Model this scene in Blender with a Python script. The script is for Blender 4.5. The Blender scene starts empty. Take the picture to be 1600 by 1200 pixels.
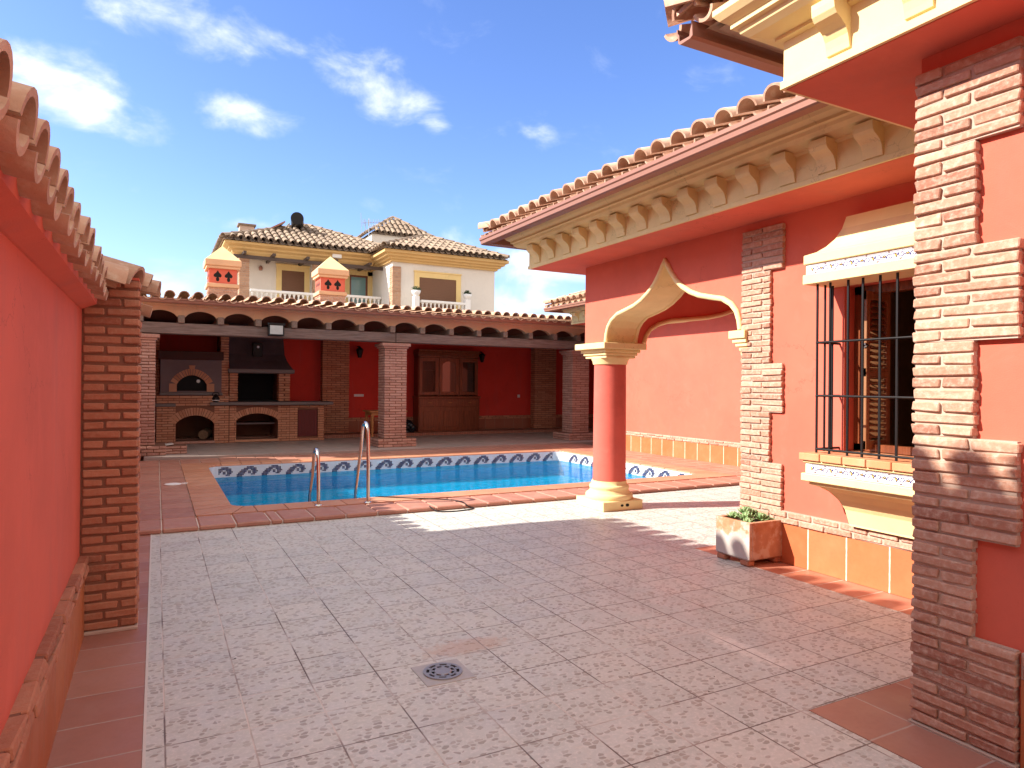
import bpy, math, random
from mathutils import Vector, Matrix
R = math.radians
random.seed(7)
sc = bpy.context.scene
col = sc.collection

# ------------------------------------------------------------------ mesh helper
class MB:
    def __init__(s): s.v=[]; s.f=[]; s.m=[]; s.sm=[]
    def add(s, vs, fs, mi=0, smooth=False):
        b=len(s.v); s.v+= [tuple(v) for v in vs]
        for f in fs: s.f.append(tuple(b+i for i in f)); s.m.append(mi); s.sm.append(smooth)
    def box(s,x0,x1,y0,y1,z0,z1,bev=0,mi=0,jit=0):
        if x1<x0:x0,x1=x1,x0
        if y1<y0:y0,y1=y1,y0
        if z1<z0:z0,z1=z1,z0
        if bev<=0:
            vs=[(x,y,z) for z in (z0,z1) for y in (y0,y1) for x in (x0,x1)]
            s.add(vs,[(0,2,3,1),(4,5,7,6),(0,1,5,4),(2,6,7,3),(0,4,6,2),(1,3,7,5)],mi); return
        b=min(bev,(x1-x0)*.45,(y1-y0)*.45,(z1-z0)*.45)
        X=(x0,x1);Y=(y0,y1);Z=(z0,z1)
        vs=[];idx={}
        for i in (0,1):
            for j in (0,1):
                for k in (0,1):
                    sx=1 if i==0 else -1; sy=1 if j==0 else -1; sz=1 if k==0 else -1
                    jx,jy,jz=(random.uniform(-jit,jit) for _ in range(3))
                    for a in range(3):
                        p=[X[i]+sx*b,Y[j]+sy*b,Z[k]+sz*b]
                        p[a]=(X[i],Y[j],Z[k])[a]
                        idx[(i,j,k,a)]=len(vs); vs.append((p[0]+jx,p[1]+jy,p[2]+jz))
        F=[]
        g=lambda i,j,k,a: idx[(i,j,k,a)]
        for i in (0,1):
            q=[g(i,0,0,0),g(i,1,0,0),g(i,1,1,0),g(i,0,1,0)]; F.append(q if i else q[::-1])
            q=[g(0,i,0,1),g(0,i,1,1),g(1,i,1,1),g(1,i,0,1)]; F.append(q if i else q[::-1])
            q=[g(0,0,i,2),g(1,0,i,2),g(1,1,i,2),g(0,1,i,2)]; F.append(q if i else q[::-1])
        for i in (0,1):
            for j in (0,1):
                q=[g(i,j,0,0),g(i,j,1,0),g(i,j,1,1),g(i,j,0,1)]; F.append(q if i!=j else q[::-1])
                q=[g(i,0,j,0),g(i,1,j,0),g(i,1,j,2),g(i,0,j,2)]; F.append(q if i==j else q[::-1])
                q=[g(0,i,j,1),g(1,i,j,1),g(1,i,j,2),g(0,i,j,2)]; F.append(q if i!=j else q[::-1])
        for i in (0,1):
            for j in (0,1):
                for k in (0,1):
                    q=[g(i,j,k,0),g(i,j,k,1),g(i,j,k,2)]; F.append(q if (i+j+k)%2==1 else q[::-1])
        s.add(vs,F,mi)
    def prism(s,poly,axis,a,b,mi=0):
        """poly: 2D points; axis 'x': (y,z), 'y': (x,z), 'z': (x,y)"""
        def P(p,t): return {'x':(t,p[0],p[1]),'y':(p[0],t,p[1]),'z':(p[0],p[1],t)}[axis]
        n=len(poly); vs=[P(p,a) for p in poly]+[P(p,b) for p in poly]
        fs=[tuple(range(n)),tuple(range(2*n-1,n-1,-1))]+[(i,i+n,(i+1)%n+n,(i+1)%n) for i in range(n)]
        s.add(vs,fs,mi)
    def tube(s,path,r,n=10,mi=0,closed=False,cap=True):
        path=[Vector(p) for p in path]; N=len(path); rings=[]
        up=None
        for i,p in enumerate(path):
            a=path[max(i-1,0)]; b=path[min(i+1,N-1)]
            t=(b-a).normalized()
            if up is None:
                up=Vector((0,0,1)) if abs(t.z)<.9 else Vector((1,0,0))
            u=(up-t*up.dot(t)).normalized(); up=u; w=t.cross(u)
            rr=r[i] if isinstance(r,(list,tuple)) else r
            rings.append([p+u*(rr*math.cos(2*math.pi*k/n))+w*(rr*math.sin(2*math.pi*k/n)) for k in range(n)])
        vs=[v for g in rings for v in g]
        fs=[(i*n+k,i*n+(k+1)%n,(i+1)*n+(k+1)%n,(i+1)*n+k) for i in range(N-1) for k in range(n)]
        s.add(vs,fs,mi,True)
        if cap: s.add([v for v in rings[0]],[tuple(range(n))[::-1]],mi); s.add([v for v in rings[-1]],[tuple(range(n))],mi)
    def lathe(s,prof,cx,cy,n=40,mi=0,smooth=True):
        vs=[(cx+r*math.cos(2*math.pi*k/n),cy+r*math.sin(2*math.pi*k/n),z) for r,z in prof for k in range(n)]
        fs=[(i*n+k,i*n+(k+1)%n,(i+1)*n+(k+1)%n,(i+1)*n+k) for i in range(len(prof)-1) for k in range(n)]
        s.add(vs,fs,mi,smooth)
        s.add(vs[:n],[tuple(range(n))[::-1]],mi); s.add(vs[-n:],[tuple(range(n))],mi)
    def sweep(s,path,prof,side=1,mi=0):
        """path: xy list; prof: closed list of (offset outward, z). side=1: outward is left of travel"""
        P=[Vector(p) for p in path]; N=len(P); off=[]
        for i in range(N):
            ns=[]
            if i>0: d=(P[i]-P[i-1]).normalized(); ns.append(Vector((-d.y,d.x))*side)
            if i<N-1: d=(P[i+1]-P[i]).normalized(); ns.append(Vector((-d.y,d.x))*side)
            if len(ns)==2: m=ns[0]+ns[1]; m=m*(2/m.dot(m)) if m.length>1e-6 else ns[0]
            else: m=ns[0]
            off.append(m)
        k=len(prof)
        vs=[(P[i].x+off[i].x*o,P[i].y+off[i].y*o,z) for i in range(N) for o,z in prof]
        fs=[(i*k+j,i*k+(j+1)%k,(i+1)*k+(j+1)%k,(i+1)*k+j) for i in range(N-1) for j in range(k)]
        fs+= [tuple(range(k))[::-1],tuple((N-1)*k+j for j in range(k))]
        s.add(vs,fs,mi)
    def build(s,name,mats,parent=None,origin=None,smooth_angle=None):
        me=bpy.data.meshes.new(name)
        if origin is None: origin = ORG.get(parent.name,(0,0,0)) if parent else (0,0,0)
        ox,oy,oz=origin
        me.from_pydata([(x-ox,y-oy,z-oz) for x,y,z in s.v],[],s.f)
        if not isinstance(mats,(list,tuple)): mats=[mats]
        for m in mats: me.materials.append(m)
        me.polygons.foreach_set('material_index',s.m)
        me.polygons.foreach_set('use_smooth',s.sm)
        me.update()
        import bmesh as bmm
        bm=bmm.new(); bm.from_mesh(me); bmm.ops.recalc_face_normals(bm,faces=bm.faces); bm.to_mesh(me); bm.free()
        o=bpy.data.objects.new(name,me); col.objects.link(o)
        ORG[o.name]=tuple(origin)
        if parent: o.parent=parent
        else: o.location=origin
        return o
ORG={}
def thing(name,loc,label,cat,group=None):
    o=bpy.data.objects.new(name,None); col.objects.link(o); o.location=loc; o.empty_display_size=.2
    ORG[o.name]=tuple(loc); o['label']=label; o['category']=cat
    if group: o['group']=group
    return o
def tag(o,label=None,cat=None,group=None,kind=None):
    if label:o['label']=label
    if cat:o['category']=cat
    if group:o['group']=group
    if kind:o['kind']=kind
    return o

# ------------------------------------------------------------------ materials
class NT:
    def __init__(s,name):
        s.m=bpy.data.materials.new(name); s.m.use_nodes=True; s.t=s.m.node_tree; s.t.nodes.clear()
        s.out=s.n('ShaderNodeOutputMaterial'); s.b=s.n('ShaderNodeBsdfPrincipled'); s.l(s.b.outputs[0],s.out.inputs[0])
        g=s.n('ShaderNodeNewGeometry'); s.pos=g.outputs['Position']; s.isl=g.outputs['Random Per Island']; s.nrm=g.outputs['Normal']
    def n(s,t,**k):
        x=s.t.nodes.new(t)
        for a,b in k.items(): setattr(x,a,b)
        return x
    def l(s,a,b): s.t.links.new(a,b)
    def set(s,inp,v):
        if hasattr(v,'is_linked') or isinstance(v,bpy.types.NodeSocket): s.l(v,inp)
        else: inp.default_value=v
    def M(s,op,a,b=0,c=0):
        x=s.n('ShaderNodeMath',operation=op)
        s.set(x.inputs[0],a); s.set(x.inputs[1],b)
        if op in('MULTIPLY_ADD','SMOOTH_MIN','WRAP','COMPARE'): s.set(x.inputs[2],c)
        return x.outputs[0]
    def mix(s,f,a,b,mode='MIX'):
        x=s.n('ShaderNodeMix',data_type='RGBA',blend_type=mode); s.set(x.inputs[0],f)
        s.set(x.inputs[6],a if not isinstance(a,tuple) else (*a,1)[:4]); s.set(x.inputs[7],b if not isinstance(b,tuple) else (*b,1)[:4])
        return x.outputs[2]
    def ramp(s,f,a,b,lo=0.,hi=1.):
        x=s.n('ShaderNodeMapRange',interpolation_type='SMOOTHSTEP'); s.set(x.inputs[0],f)
        x.inputs[1].default_value=a;x.inputs[2].default_value=b;x.inputs[3].default_value=lo;x.inputs[4].default_value=hi
        return x.outputs[0]
    def noise(s,scale,detail=3,rough=.55,vec=None,stretch=None,out=0,dist=0):
        x=s.n('ShaderNodeTexNoise'); x.inputs['Scale'].default_value=scale; x.inputs['Detail'].default_value=detail
        x.inputs['Roughness'].default_value=rough; x.inputs['Distortion'].default_value=dist
        v=vec or s.pos
        if stretch: v=s.vm(v,stretch)
        s.l(v,x.inputs['Vector']); return x.outputs[out]
    def vm(s,v,st):
        x=s.n('ShaderNodeVectorMath',operation='MULTIPLY'); s.l(v,x.inputs[0]); x.inputs[1].default_value=st; return x.outputs[0]
    def sep(s,v=None):
        x=s.n('ShaderNodeSeparateXYZ'); s.l(v or s.pos,x.inputs[0]); return x.outputs
    def comb(s,a,b,c=0):
        x=s.n('ShaderNodeCombineXYZ'); s.set(x.inputs[0],a);s.set(x.inputs[1],b);s.set(x.inputs[2],c); return x.outputs[0]
    def bump(s,h,strength=.3,dist=.01,prev=None):
        x=s.n('ShaderNodeBump'); s.l(h,x.inputs['Height']); x.inputs['Strength'].default_value=strength; x.inputs['Distance'].default_value=dist
        if prev: s.l(prev,x.inputs['Normal'])
        return x.outputs[0]
    def fin(s,color=None,rough=.8,normal=None,**k):
        if color is not None: s.set(s.b.inputs['Base Color'],(*color,1)[:4] if isinstance(color,tuple) else color)
        s.set(s.b.inputs['Roughness'],rough)
        if normal: s.l(normal,s.b.inputs['Normal'])
        for a,v in k.items(): s.set(s.b.inputs[a.replace('_',' ')],v)
        return s.m

def plaster(name,c,var=.12,rough=.9,bump=.25,stain=None):
    t=NT(name); n1=t.noise(1.3,5,.6); n2=t.noise(9,4,.6); n3=t.noise(160,3,.6)
    streak=t.noise(2.2,4,.6,stretch=(1.6,1.6,.22))
    a=tuple(x*(1-var) for x in c); b=tuple(min(1,x*(1+var)) for x in c)
    cc=t.mix(t.ramp(n1,.3,.7),a,b); cc=t.mix(t.M('MULTIPLY',t.ramp(n2,.35,.75),.35),cc,tuple(x*(1+var*.8) for x in c))
    cc=t.mix(t.ramp(streak,.54,.76,0,.42),cc,tuple(min(1,x*.72+.05) for x in c))
    if stain:
        cc=t.mix(t.ramp(t.noise(3.5,6,.7),.62,.78,0,.35),cc,stain)
    vo=t.n('ShaderNodeTexVoronoi',feature='DISTANCE_TO_EDGE'); vo.inputs['Scale'].default_value=1.1
    dv=t.n('ShaderNodeVectorMath',operation='MULTIPLY_ADD'); t.l(t.noise(5,4,.7,out=1),dv.inputs[0]); dv.inputs[1].default_value=(.35,.35,.35); t.l(t.pos,dv.inputs[2]); t.l(dv.outputs[0],vo.inputs['Vector'])
    crk=t.M('MULTIPLY',t.ramp(vo.outputs['Distance'],.001,.006,.4,0),t.ramp(t.noise(.9,3),.5,.6))
    cc=t.mix(crk,cc,tuple(x*.4 for x in c))
    hv=t.ramp(t.noise(3.3,6,.72,dist=1.2),.52,.70,0,.22); cc=t.mix(hv,cc,tuple(min(1,x*1.12+.035) for x in c))
    spk=t.ramp(t.noise(55,2,.5),.70,.76,0,.16)
    cc=t.mix(spk,cc,tuple(x*.55 for x in c))
    bp=t.bump(n3,bump,.003); bp=t.bump(n2,bump*.6,.006,bp); bp=t.bump(n1,bump,.012,bp)
    return t.fin(cc,rough,bp)
def brick(name,c1,c2,c3,wash=(.62,.5,.42),w=.3):
    t=NT(name); r=t.isl
    cc=t.mix(r,c1,c2); r2=t.M('FRACT',t.M('MULTIPLY',r,17.31)); cc=t.mix(t.ramp(r2,.62,.95,0,.85),cc,c3)
    n=t.noise(38,5,.65); cc=t.mix(t.ramp(n,.42,.72,0,w),cc,wash)
    cc=t.mix(t.ramp(t.noise(14,4,.6),.5,.8,0,.45),cc,tuple(x*.6 for x in c1))
    bp=t.bump(t.noise(90,4,.65),.6,.004); bp=t.bump(t.noise(22,3,.5),.6,.008,bp)
    cc=t.mix(t.ramp(t.noise(6,5,.75),.60,.72,0,.5),cc,wash)
    return t.fin(cc,.92,bp)
def simple(name,c,rough=.6,var=.08,sc_=12,bump=0,metal=0,spec=.5):
    t=NT(name); n=t.noise(sc_,4,.6)
    cc=t.mix(n,tuple(x*(1-var) for x in c),tuple(min(1,x*(1+var)) for x in c))
    bp=t.bump(t.noise(sc_*6,3,.6),bump,.003) if bump else None
    return t.fin(cc,rough,bp,Metallic=metal,**{'Specular_IOR_Level':spec})
def wood(name,c1,c2,axis=0,rough=.55):
    t=NT(name); st=[14,14,14]; st[axis]=1.2
    n=t.noise(2.2,6,.65,stretch=tuple(st),dist=.4)
    cc=t.mix(t.ramp(n,.3,.7),c1,c2)
    return t.fin(cc,rough,t.bump(n,.35,.004))
def tiled(name,ax,size,off,c1,c2,grout,gw=.006,rough=.45,blot=(.5,.3,.2),bl=.3,stagger=0,spec=.4):
    t=NT(name); x=t.sep()
    u=t.M('DIVIDE',t.M('SUBTRACT',x[ax[0]],off[0]),size[0]); v=t.M('DIVIDE',t.M('SUBTRACT',x[ax[1]],off[1]),size[1])
    fu=t.M('FRACT',u); fv=t.M('FRACT',v)
    du=t.M('MULTIPLY',t.M('MINIMUM',fu,t.M('SUBTRACT',1,fu)),size[0]); dv=t.M('MULTIPLY',t.M('MINIMUM',fv,t.M('SUBTRACT',1,fv)),size[1])
    wob=t.M('MULTIPLY',t.M('SUBTRACT',t.noise(25,2),.5),.006)
    d=t.M('ADD',t.M('MINIMUM',du,dv),wob); g=t.ramp(d,gw*.5,gw*.5+.003,1,0)
    wn=t.n('ShaderNodeTexWhiteNoise',noise_dimensions='2D'); t.l(t.comb(t.M('FLOOR',u),t.M('FLOOR',v)),wn.inputs['Vector'])
    cc=t.mix(wn.outputs['Value'],c1,c2)
    cc=t.mix(t.ramp(t.noise(5,5,.65),.45,.75,0,bl),cc,blot); cc=t.mix(t.ramp(t.noise(40,4,.6),.4,.8,0,.25),cc,tuple(q*.75 for q in c1))
    cc=t.mix(g,cc,grout)
    h=t.M('ADD',t.M('MULTIPLY',g,-1),t.M('MULTIPLY',t.noise(12,3),.5))
    rg=t.ramp(t.noise(3,4),.3,.7,rough-.1,rough+.15)
    return t.fin(cc,rg,t.bump(h,.5,.004),Specular_IOR_Level=spec)

RED=(.60,.125,.078); CRM=(.78,.62,.31)
m_red=plaster('red_plaster',RED,.08)
m_redc=plaster('column_red',(.57,.11,.08),.13,.85,.5,stain=(.66,.2,.15))
m_cream=plaster('cream_plaster',CRM,.09,.85,.3,stain=(.50,.36,.2))
m_cream2=plaster('fascia_ochre',(.62,.38,.22),.08,.8,.15)
m_brick=brick('rustic_brick',(.42,.20,.13),(.52,.30,.21),(.31,.13,.085),(.62,.50,.40),.55)
m_bricks=brick('orange_brick',(.38,.145,.08),(.46,.195,.11),(.29,.10,.055),(.46,.26,.17),.35)
m_brickp=brick('pergola_brick',(.40,.20,.145),(.48,.26,.195),(.32,.15,.11),(.54,.40,.32),.4)
m_mortar=plaster('mortar',(.46,.35,.28),.15,.95,.5)
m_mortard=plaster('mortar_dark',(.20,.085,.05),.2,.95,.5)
m_terra=tiled('terracotta_floor',(0,1),(.345,.333),(-.034,3.20),(.34,.145,.105),(.41,.195,.14),(.42,.3,.25),.007,.5,(.40,.22,.18),.4)
m_terraR=tiled('terracotta_floor_right',(0,1),(.35,.333),(4.52,3.20),(.40,.15,.09),(.50,.2,.13),(.58,.45,.36),.006,.5,(.5,.3,.22),.3)
m_skL=tiled('terracotta_skirting_left',(1,2),(.333,2),(.15,-.5),(.38,.12,.045),(.46,.17,.07),(.34,.17,.1),.006,.5,(.5,.25,.12),.3)
m_skR=tiled('terracotta_skirting_right',(1,2),(.357,2),(3.147,-.5),(.48,.125,.045),(.56,.165,.065),(.8,.70,.56),.008,.5,(.58,.26,.12),.3)
m_skP=tiled('terracotta_skirting_back',(0,2),(.33,.33),(.1,.17),(.28,.09,.045),(.36,.12,.06),(.32,.18,.12),.006,.5,(.3,.12,.06),.2)
m_step=tiled('brick_on_edge_step',(0,2),(.055,.3),(.1,.04),(.30,.12,.07),(.38,.17,.11),(.16,.09,.06),.008,.6,(.3,.14,.1),.2)
m_pflo=tiled('pergola_floor_tiles',(0,1),(.33,.33),(.1,14.45),(.36,.29,.26),(.42,.34,.30),(.30,.24,.21),.006,.4,(.45,.38,.33),.3)
m_white=simple('white_paint',(.78,.78,.76),.6)
m_iron=simple('black_iron',(.010,.008,.008),.45,.08,12,0,0,.25)
m_steel=NT('polished_steel').fin((.62,.58,.52),.16,None,Metallic=1.0)
m_gut=simple('copper_brown_gutter',(.30,.135,.09),.42,.06,5,0,.25)
m_gutl=simple('gutter_lip',(.50,.26,.18),.35,.06,5,0,.3)
m_dark=simple('soot_and_hole_black',(.006,.005,.005),.9)  # hearth and door black; also the painted-in dark of vents and drain
m_dwood=wood('dark_wood',(.11,.028,.010),(.22,.065,.025),2,.3)
m_beam=wood('weathered_beam',(.115,.075,.06),(.22,.155,.13),0,.8)
m_raft=wood('rafter_wood',(.15,.10,.075),(.24,.17,.13),1,.8)

def tile_mat(name,c1,c2,c3,lich=(.5,.42,.3),la=.4):
    t=NT(name); r=t.isl; cc=t.mix(r,c1,c2); r2=t.M('FRACT',t.M('MULTIPLY',r,13.7)); cc=t.mix(t.ramp(r2,.5,.95,0,.8),cc,c3)
    cc=t.mix(t.ramp(t.noise(16,5,.65),.45,.72,0,la),cc,lich)
    cc=t.mix(t.ramp(t.noise(70,3,.6),.6,.8,0,.35),cc,tuple(x*.5 for x in c1))
    return t.fin(cc,.88,t.bump(t.noise(60,4,.6),.4,.004))
m_tile=tile_mat('barrel_tile_clay',(.52,.30,.20),(.64,.43,.31),(.38,.20,.13),(.66,.56,.43),.6)
m_tilec=tile_mat('barrel_tile_tan',(.50,.29,.18),(.60,.39,.26),(.38,.20,.12),(.64,.52,.38),.55)
m_tileh=tile_mat('neighbour_tile',(.25,.17,.115),(.34,.25,.175),(.17,.12,.085),(.22,.20,.165),.6)

def stone():
    t=NT('pebble_stone_tiles'); x=t.sep(); S=.333
    u=t.M('DIVIDE',t.M('SUBTRACT',x[0],.378+.333),S); v=t.M('DIVIDE',t.M('SUBTRACT',x[1],3.187),S)
    fu=t.M('FRACT',u); fv=t.M('FRACT',v)
    wob=t.M('MULTIPLY',t.M('SUBTRACT',t.noise(30,3,.7),.5),.0035)
    du=t.M('MULTIPLY',t.M('MINIMUM',fu,t.M('SUBTRACT',1,fu)),S); dv=t.M('MULTIPLY',t.M('MINIMUM',fv,t.M('SUBTRACT',1,fv)),S)
    d=t.M('ADD',t.M('MINIMUM',du,dv),wob); g=t.ramp(d,.0024,.0048,1,0)
    wn=t.n('ShaderNodeTexWhiteNoise',noise_dimensions='2D'); t.l(t.comb(t.M('FLOOR',u),t.M('FLOOR',v)),wn.inputs['Vector'])
    rnd=wn.outputs['Value']
    # per tile pattern shift
    sh=t.n('ShaderNodeVectorMath',operation='MULTIPLY_ADD'); t.l(wn.outputs['Color'],sh.inputs[0]); sh.inputs[1].default_value=(7,7,0); t.l(t.pos,sh.inputs[2])
    dn=t.noise(18,2,.5,out=1); dv2=t.n('ShaderNodeVectorMath',operation='MULTIPLY_ADD'); t.l(dn,dv2.inputs[0]); dv2.inputs[1].default_value=(.03,.03,0); t.l(sh.outputs[0],dv2.inputs[2])
    vv=t.vm(dv2.outputs[0],(25,35,0))
    def vor(feat,sc_=1):
        q=t.n('ShaderNodeTexVoronoi',voronoi_dimensions='2D',feature=feat); q.inputs['Scale'].default_value=sc_; q.inputs['Randomness'].default_value=.9; t.l(vv,q.inputs['Vector']); return q
    v1=vor('F1'); ve=vor('DISTANCE_TO_EDGE')
    cr=t.sep(v1.outputs['Color'])
    fine=t.noise(70,3,.6)
    thr=t.M('MULTIPLY_ADD',cr[0],.30,.10)
    edge=t.ramp(t.noise(6,3,.6,vec=sh.outputs[0]),.40,.58,-.05,.08)   # clusters
    dd=t.M('MINIMUM',t.M('SUBTRACT',t.M('ADD',t.M('ADD',thr,.12),edge),v1.outputs['Distance']),t.M('MULTIPLY_ADD',ve.outputs['Distance'],1.3,-.16))
    dd=t.M('ADD',dd,t.M('MULTIPLY',t.M('SUBTRACT',fine,.5),.22)); peb=t.ramp(dd,-.01,.06,0,1)
    sel=t.ramp(cr[1],.35,.75,.0,1); peb=t.M('MULTIPLY',peb,sel)
    rim=t.M('MULTIPLY',t.ramp(t.M('ABSOLUTE',dd),.0,.06,1,0),sel)
    base=t.mix(t.ramp(t.noise(4,5,.65),.3,.7),(.455,.465,.425),(.55,.56,.525))
    base=t.mix(rnd,base,(.55,.545,.49),'MIX')
    base=t.mix(t.ramp(t.noise(45,4,.7),.45,.7,0,.55),base,(.72,.69,.64))
    base=t.mix(t.ramp(t.noise(1.1,4,.6),.52,.75,0,.4),base,(.43,.42,.41))
    base=t.mix(t.ramp(t.noise(2.0,4,.7),.60,.75,0,.3),base,(.50,.40,.28))
    pc=t.mix(cr[2],(.28,.25,.21),(.40,.36,.31)); cc=t.mix(t.M('MULTIPLY',peb,.8),base,pc)
    cc=t.mix(t.M('MULTIPLY',rim,.6),cc,(.20,.16,.14))
    mort=t.M('MULTIPLY',t.ramp(ve.outputs['Distance'],.02,.07,1,0),t.ramp(edge,-.02,.06,0,.6))
    cc=t.mix(t.M('MULTIPLY',mort,.6),cc,(.66,.6,.56))
    # rusty stain and pale scuff
    def blob(cx,cy,rx,ry,amp):
        a=t.M('DIVIDE',t.M('SUBTRACT',x[0],cx),rx); b=t.M('DIVIDE',t.M('SUBTRACT',x[1],cy),ry)
        q=t.M('ADD',t.M('MULTIPLY',a,a),t.M('MULTIPLY',b,b)); q=t.M('ADD',q,t.M('MULTIPLY',t.M('SUBTRACT',t.noise(22,6,.8),.5),5.0))
        return t.ramp(q,.2,1.5,amp,0)
    cc=t.mix(blob(1.62,3.62,.26,.11,.45),cc,(.48,.27,.16)); cc=t.mix(blob(3.05,2.87,.07,.3,.55),cc,(.82,.77,.70))
    gn=t.noise(1.7,3); gc=t.mix(t.ramp(t.M('SUBTRACT',gn,t.M('MULTIPLY',x[0],.05)),.36,.56),(.13,.095,.08),(.62,.56,.50))
    cc=t.mix(t.M('MULTIPLY',g,.95),cc,gc)
    h=t.M('ADD',t.M('MULTIPLY',g,-1.2),t.M('ADD',t.M('MULTIPLY',peb,.35),t.M('MULTIPLY',t.noise(60,3),.3)))
    return t.fin(cc,t.ramp(t.noise(6,4),.3,.7,.42,.62),t.bump(h,.45,.004),Specular_IOR_Level=.45)
m_stone=stone()

def azulejo():
    t=NT('floral_azulejo'); x=t.sep()
    c=t.fin((.80,.80,.74),.2); return c
m_azw=azulejo()
m_azb=simple('azulejo_blue',(.05,.05,.22),.25)
m_azy=simple('azulejo_yellow',(.7,.45,.08),.25)
m_azbr=simple('azulejo_brown',(.20,.10,.12),.25)

# ------------------------------------------------------------------ brick builders
PITCH=.0534
def bricks_face(mb,axis,front,depth,a0,a1,z0,z1,pitch=PITCH,L=.24,phase=0,core=None,jit=.0035,joint=.011,dirn=-1,mi=0):
    """Courses of bricks on a face. axis 'x': face plane at x=front spanning y; 'y': plane y=front spanning x. dirn: outward direction sign"""
    n=max(1,round((z1-z0)/pitch)); p=(z1-z0)/n
    for i in range(n):
        zb=z0+i*p+joint*.5; zt=z0+(i+1)*p-joint*.5
        odd=(i+phase)%2
        w=a1-a0; xs=[a0]
        first=(.115 if odd else L)
        cur=a0
        while cur<a1-1e-4:
            ln=first if cur==a0 else L
            nx=cur+ln
            if a1-nx<.05: nx=a1
            nx=min(nx,a1); 
            b0=cur+(joint*.5 if cur>a0 else 0)+random.uniform(-.003,.003); b1=nx-(joint*.5 if nx<a1 else 0)+random.uniform(-.004,.004)
            f=front+random.uniform(-.004,.004); dz=random.uniform(-.0015,.0015)
            if axis=='x': mb.box(f,f-dirn*depth,b0,b1,zb+dz,zt+dz,.006,mi,jit)
            else: mb.box(b0,b1,f,f-dirn*depth,zb+dz,zt+dz,.006,mi,jit)
            cur=nx
def brick_post(mb,x0,x1,y0,y1,z0,z1,pitch=.06,bw=.115,L=.24,mi=0,mc=1,joint=.013,bev=.007):
    """square brick column with courses around a mortar core"""
    e=.012; mb.box(x0+e,x1-e,y0+e,y1-e,z0,z1,0,mc)
    n=max(1,round((z1-z0)/pitch)); p=(z1-z0)/n
    for i in range(n):
        zb=z0+i*p+joint*.5; zt=z0+(i+1)*p-joint*.5; j=random.uniform(-.004,.004)
        if i%2: 
            rows=[(x0,x1,y0,y0+bw),(x0,x1,y1-bw,y1),(x0,x0+bw,y0+bw+joint,y1-bw-joint),(x1-bw,x1,y0+bw+joint,y1-bw-joint)]
        else:
            rows=[(x0,x0+bw,y0,y1),(x1-bw,x1,y0,y1),(x0+bw+joint,x1-bw-joint,y0,y0+bw),(x0+bw+joint,x1-bw-joint,y1-bw,y1)]
        for a,b,c,d in rows:
            if b-a<.02 or d-c<.02: continue
            # split long ones
            if b-a>L*1.4:
                k=round((b-a)/L); 
                for q in range(k): mb.box(a+(b-a)*q/k+(joint/2 if q else 0),a+(b-a)*(q+1)/k-(joint/2 if q<k-1 else 0),c+j,d-j,zb,zt,bev,mi,.003)
            elif d-c>L*1.4:
                k=round((d-c)/L)
                for q in range(k): mb.box(a+j,b-j,c+(d-c)*q/k+(joint/2 if q else 0),c+(d-c)*(q+1)/k-(joint/2 if q<k-1 else 0),zb,zt,bev,mi,.003)
            else: mb.box(a+j,b-j,c+j,d-j,zb,zt,bev,mi,.003)

# ------------------------------------------------------------------ barrel tile rows
def barrel(mb,p0,up,side,L,r0,r1,n=8,th=.014,inv=False,mi=0,arc=180,segs=None,lift=.012,jit=.0):
    """half-round tiles laid from p0 along 'up' (unit 3D). r0 at eave end, r1 top end of each tile; overlapping segments"""
    up=Vector(up).normalized(); side=Vector(side).normalized(); nrm=side.cross(up)
    if nrm.z<0: nrm=-nrm
    sg=segs or .38; k=max(1,math.ceil(L/sg)); 
    for q in range(k):
        a=q*sg; b=min(a+sg*1.12,L+.02)
        if b-a<.03: continue
        A=Vector(p0)+up*a+side*random.uniform(-jit,jit); B=Vector(p0)+up*b+side*random.uniform(-jit,jit)
        sgn=-1 if inv else 1
        la=lift if q>=0 else 0
        ra,rb=(r0,r1)
        vs=[];h=R(arc/2)
        for (P,rr,lf) in ((A,ra,la),(B,rb,0)):
            for rad in (rr,rr-th):
                for i in range(n+1):
                    t=-h+2*h*i/n
                    vs.append(P+side*(rad*math.sin(t))+nrm*(sgn*rad*math.cos(t)*(1.0)+lf))
        m=n+1; F=[];
        for i in range(n):
            F.append((i,i+1,2*m+i+1,2*m+i))           # outer
            F.append((m+i,3*m+i,3*m+i+1,m+i+1))       # inner
            F.append((i,m+i,m+i+1,i+1))               # front rim
            F.append((2*m+i,2*m+i+1,3*m+i+1,3*m+i))   # back rim
        F.append((0,2*m,3*m,m)); F.append((n,m+n,3*m+n,2*m+n))
        mb.add(vs,F,mi,True)
    return
def fix_flat(o,ang=35):
    me=o.data
    try: me.set_sharp_from_angle(angle=R(ang))
    except Exception: pass
def roof_rows(mb,start,along,up,count,pitch,lenf,r=.085,chan=True,segs=.38,over=0.03,jit=.004,n=8,rc=None,th=.014,coff=0):
    along=Vector(along).normalized(); up=Vector(up).normalized(); start=Vector(start)
    nrm=along.cross(up); nrm = nrm if nrm.z>0 else -nrm
    for i in range(count):
        L=lenf(i)
        if L>.1: barrel(mb,start+along*(pitch*i)+nrm*.045+up*(coff+random.uniform(-.012,.012)),up,along,L,r,r*.82,n,th,False,0,176,segs,.014,jit)
        if chan:
            L2=lenf(i+.5)
            if L2>.1: barrel(mb,start+along*(pitch*(i+.5))+nrm*.042+up*random.uniform(-.01,.01)+up*.0,up,along,L2,(rc or r*.8),(rc or r*.8)*.9,n,th,True,0,150,segs,.0,jit)

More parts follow.
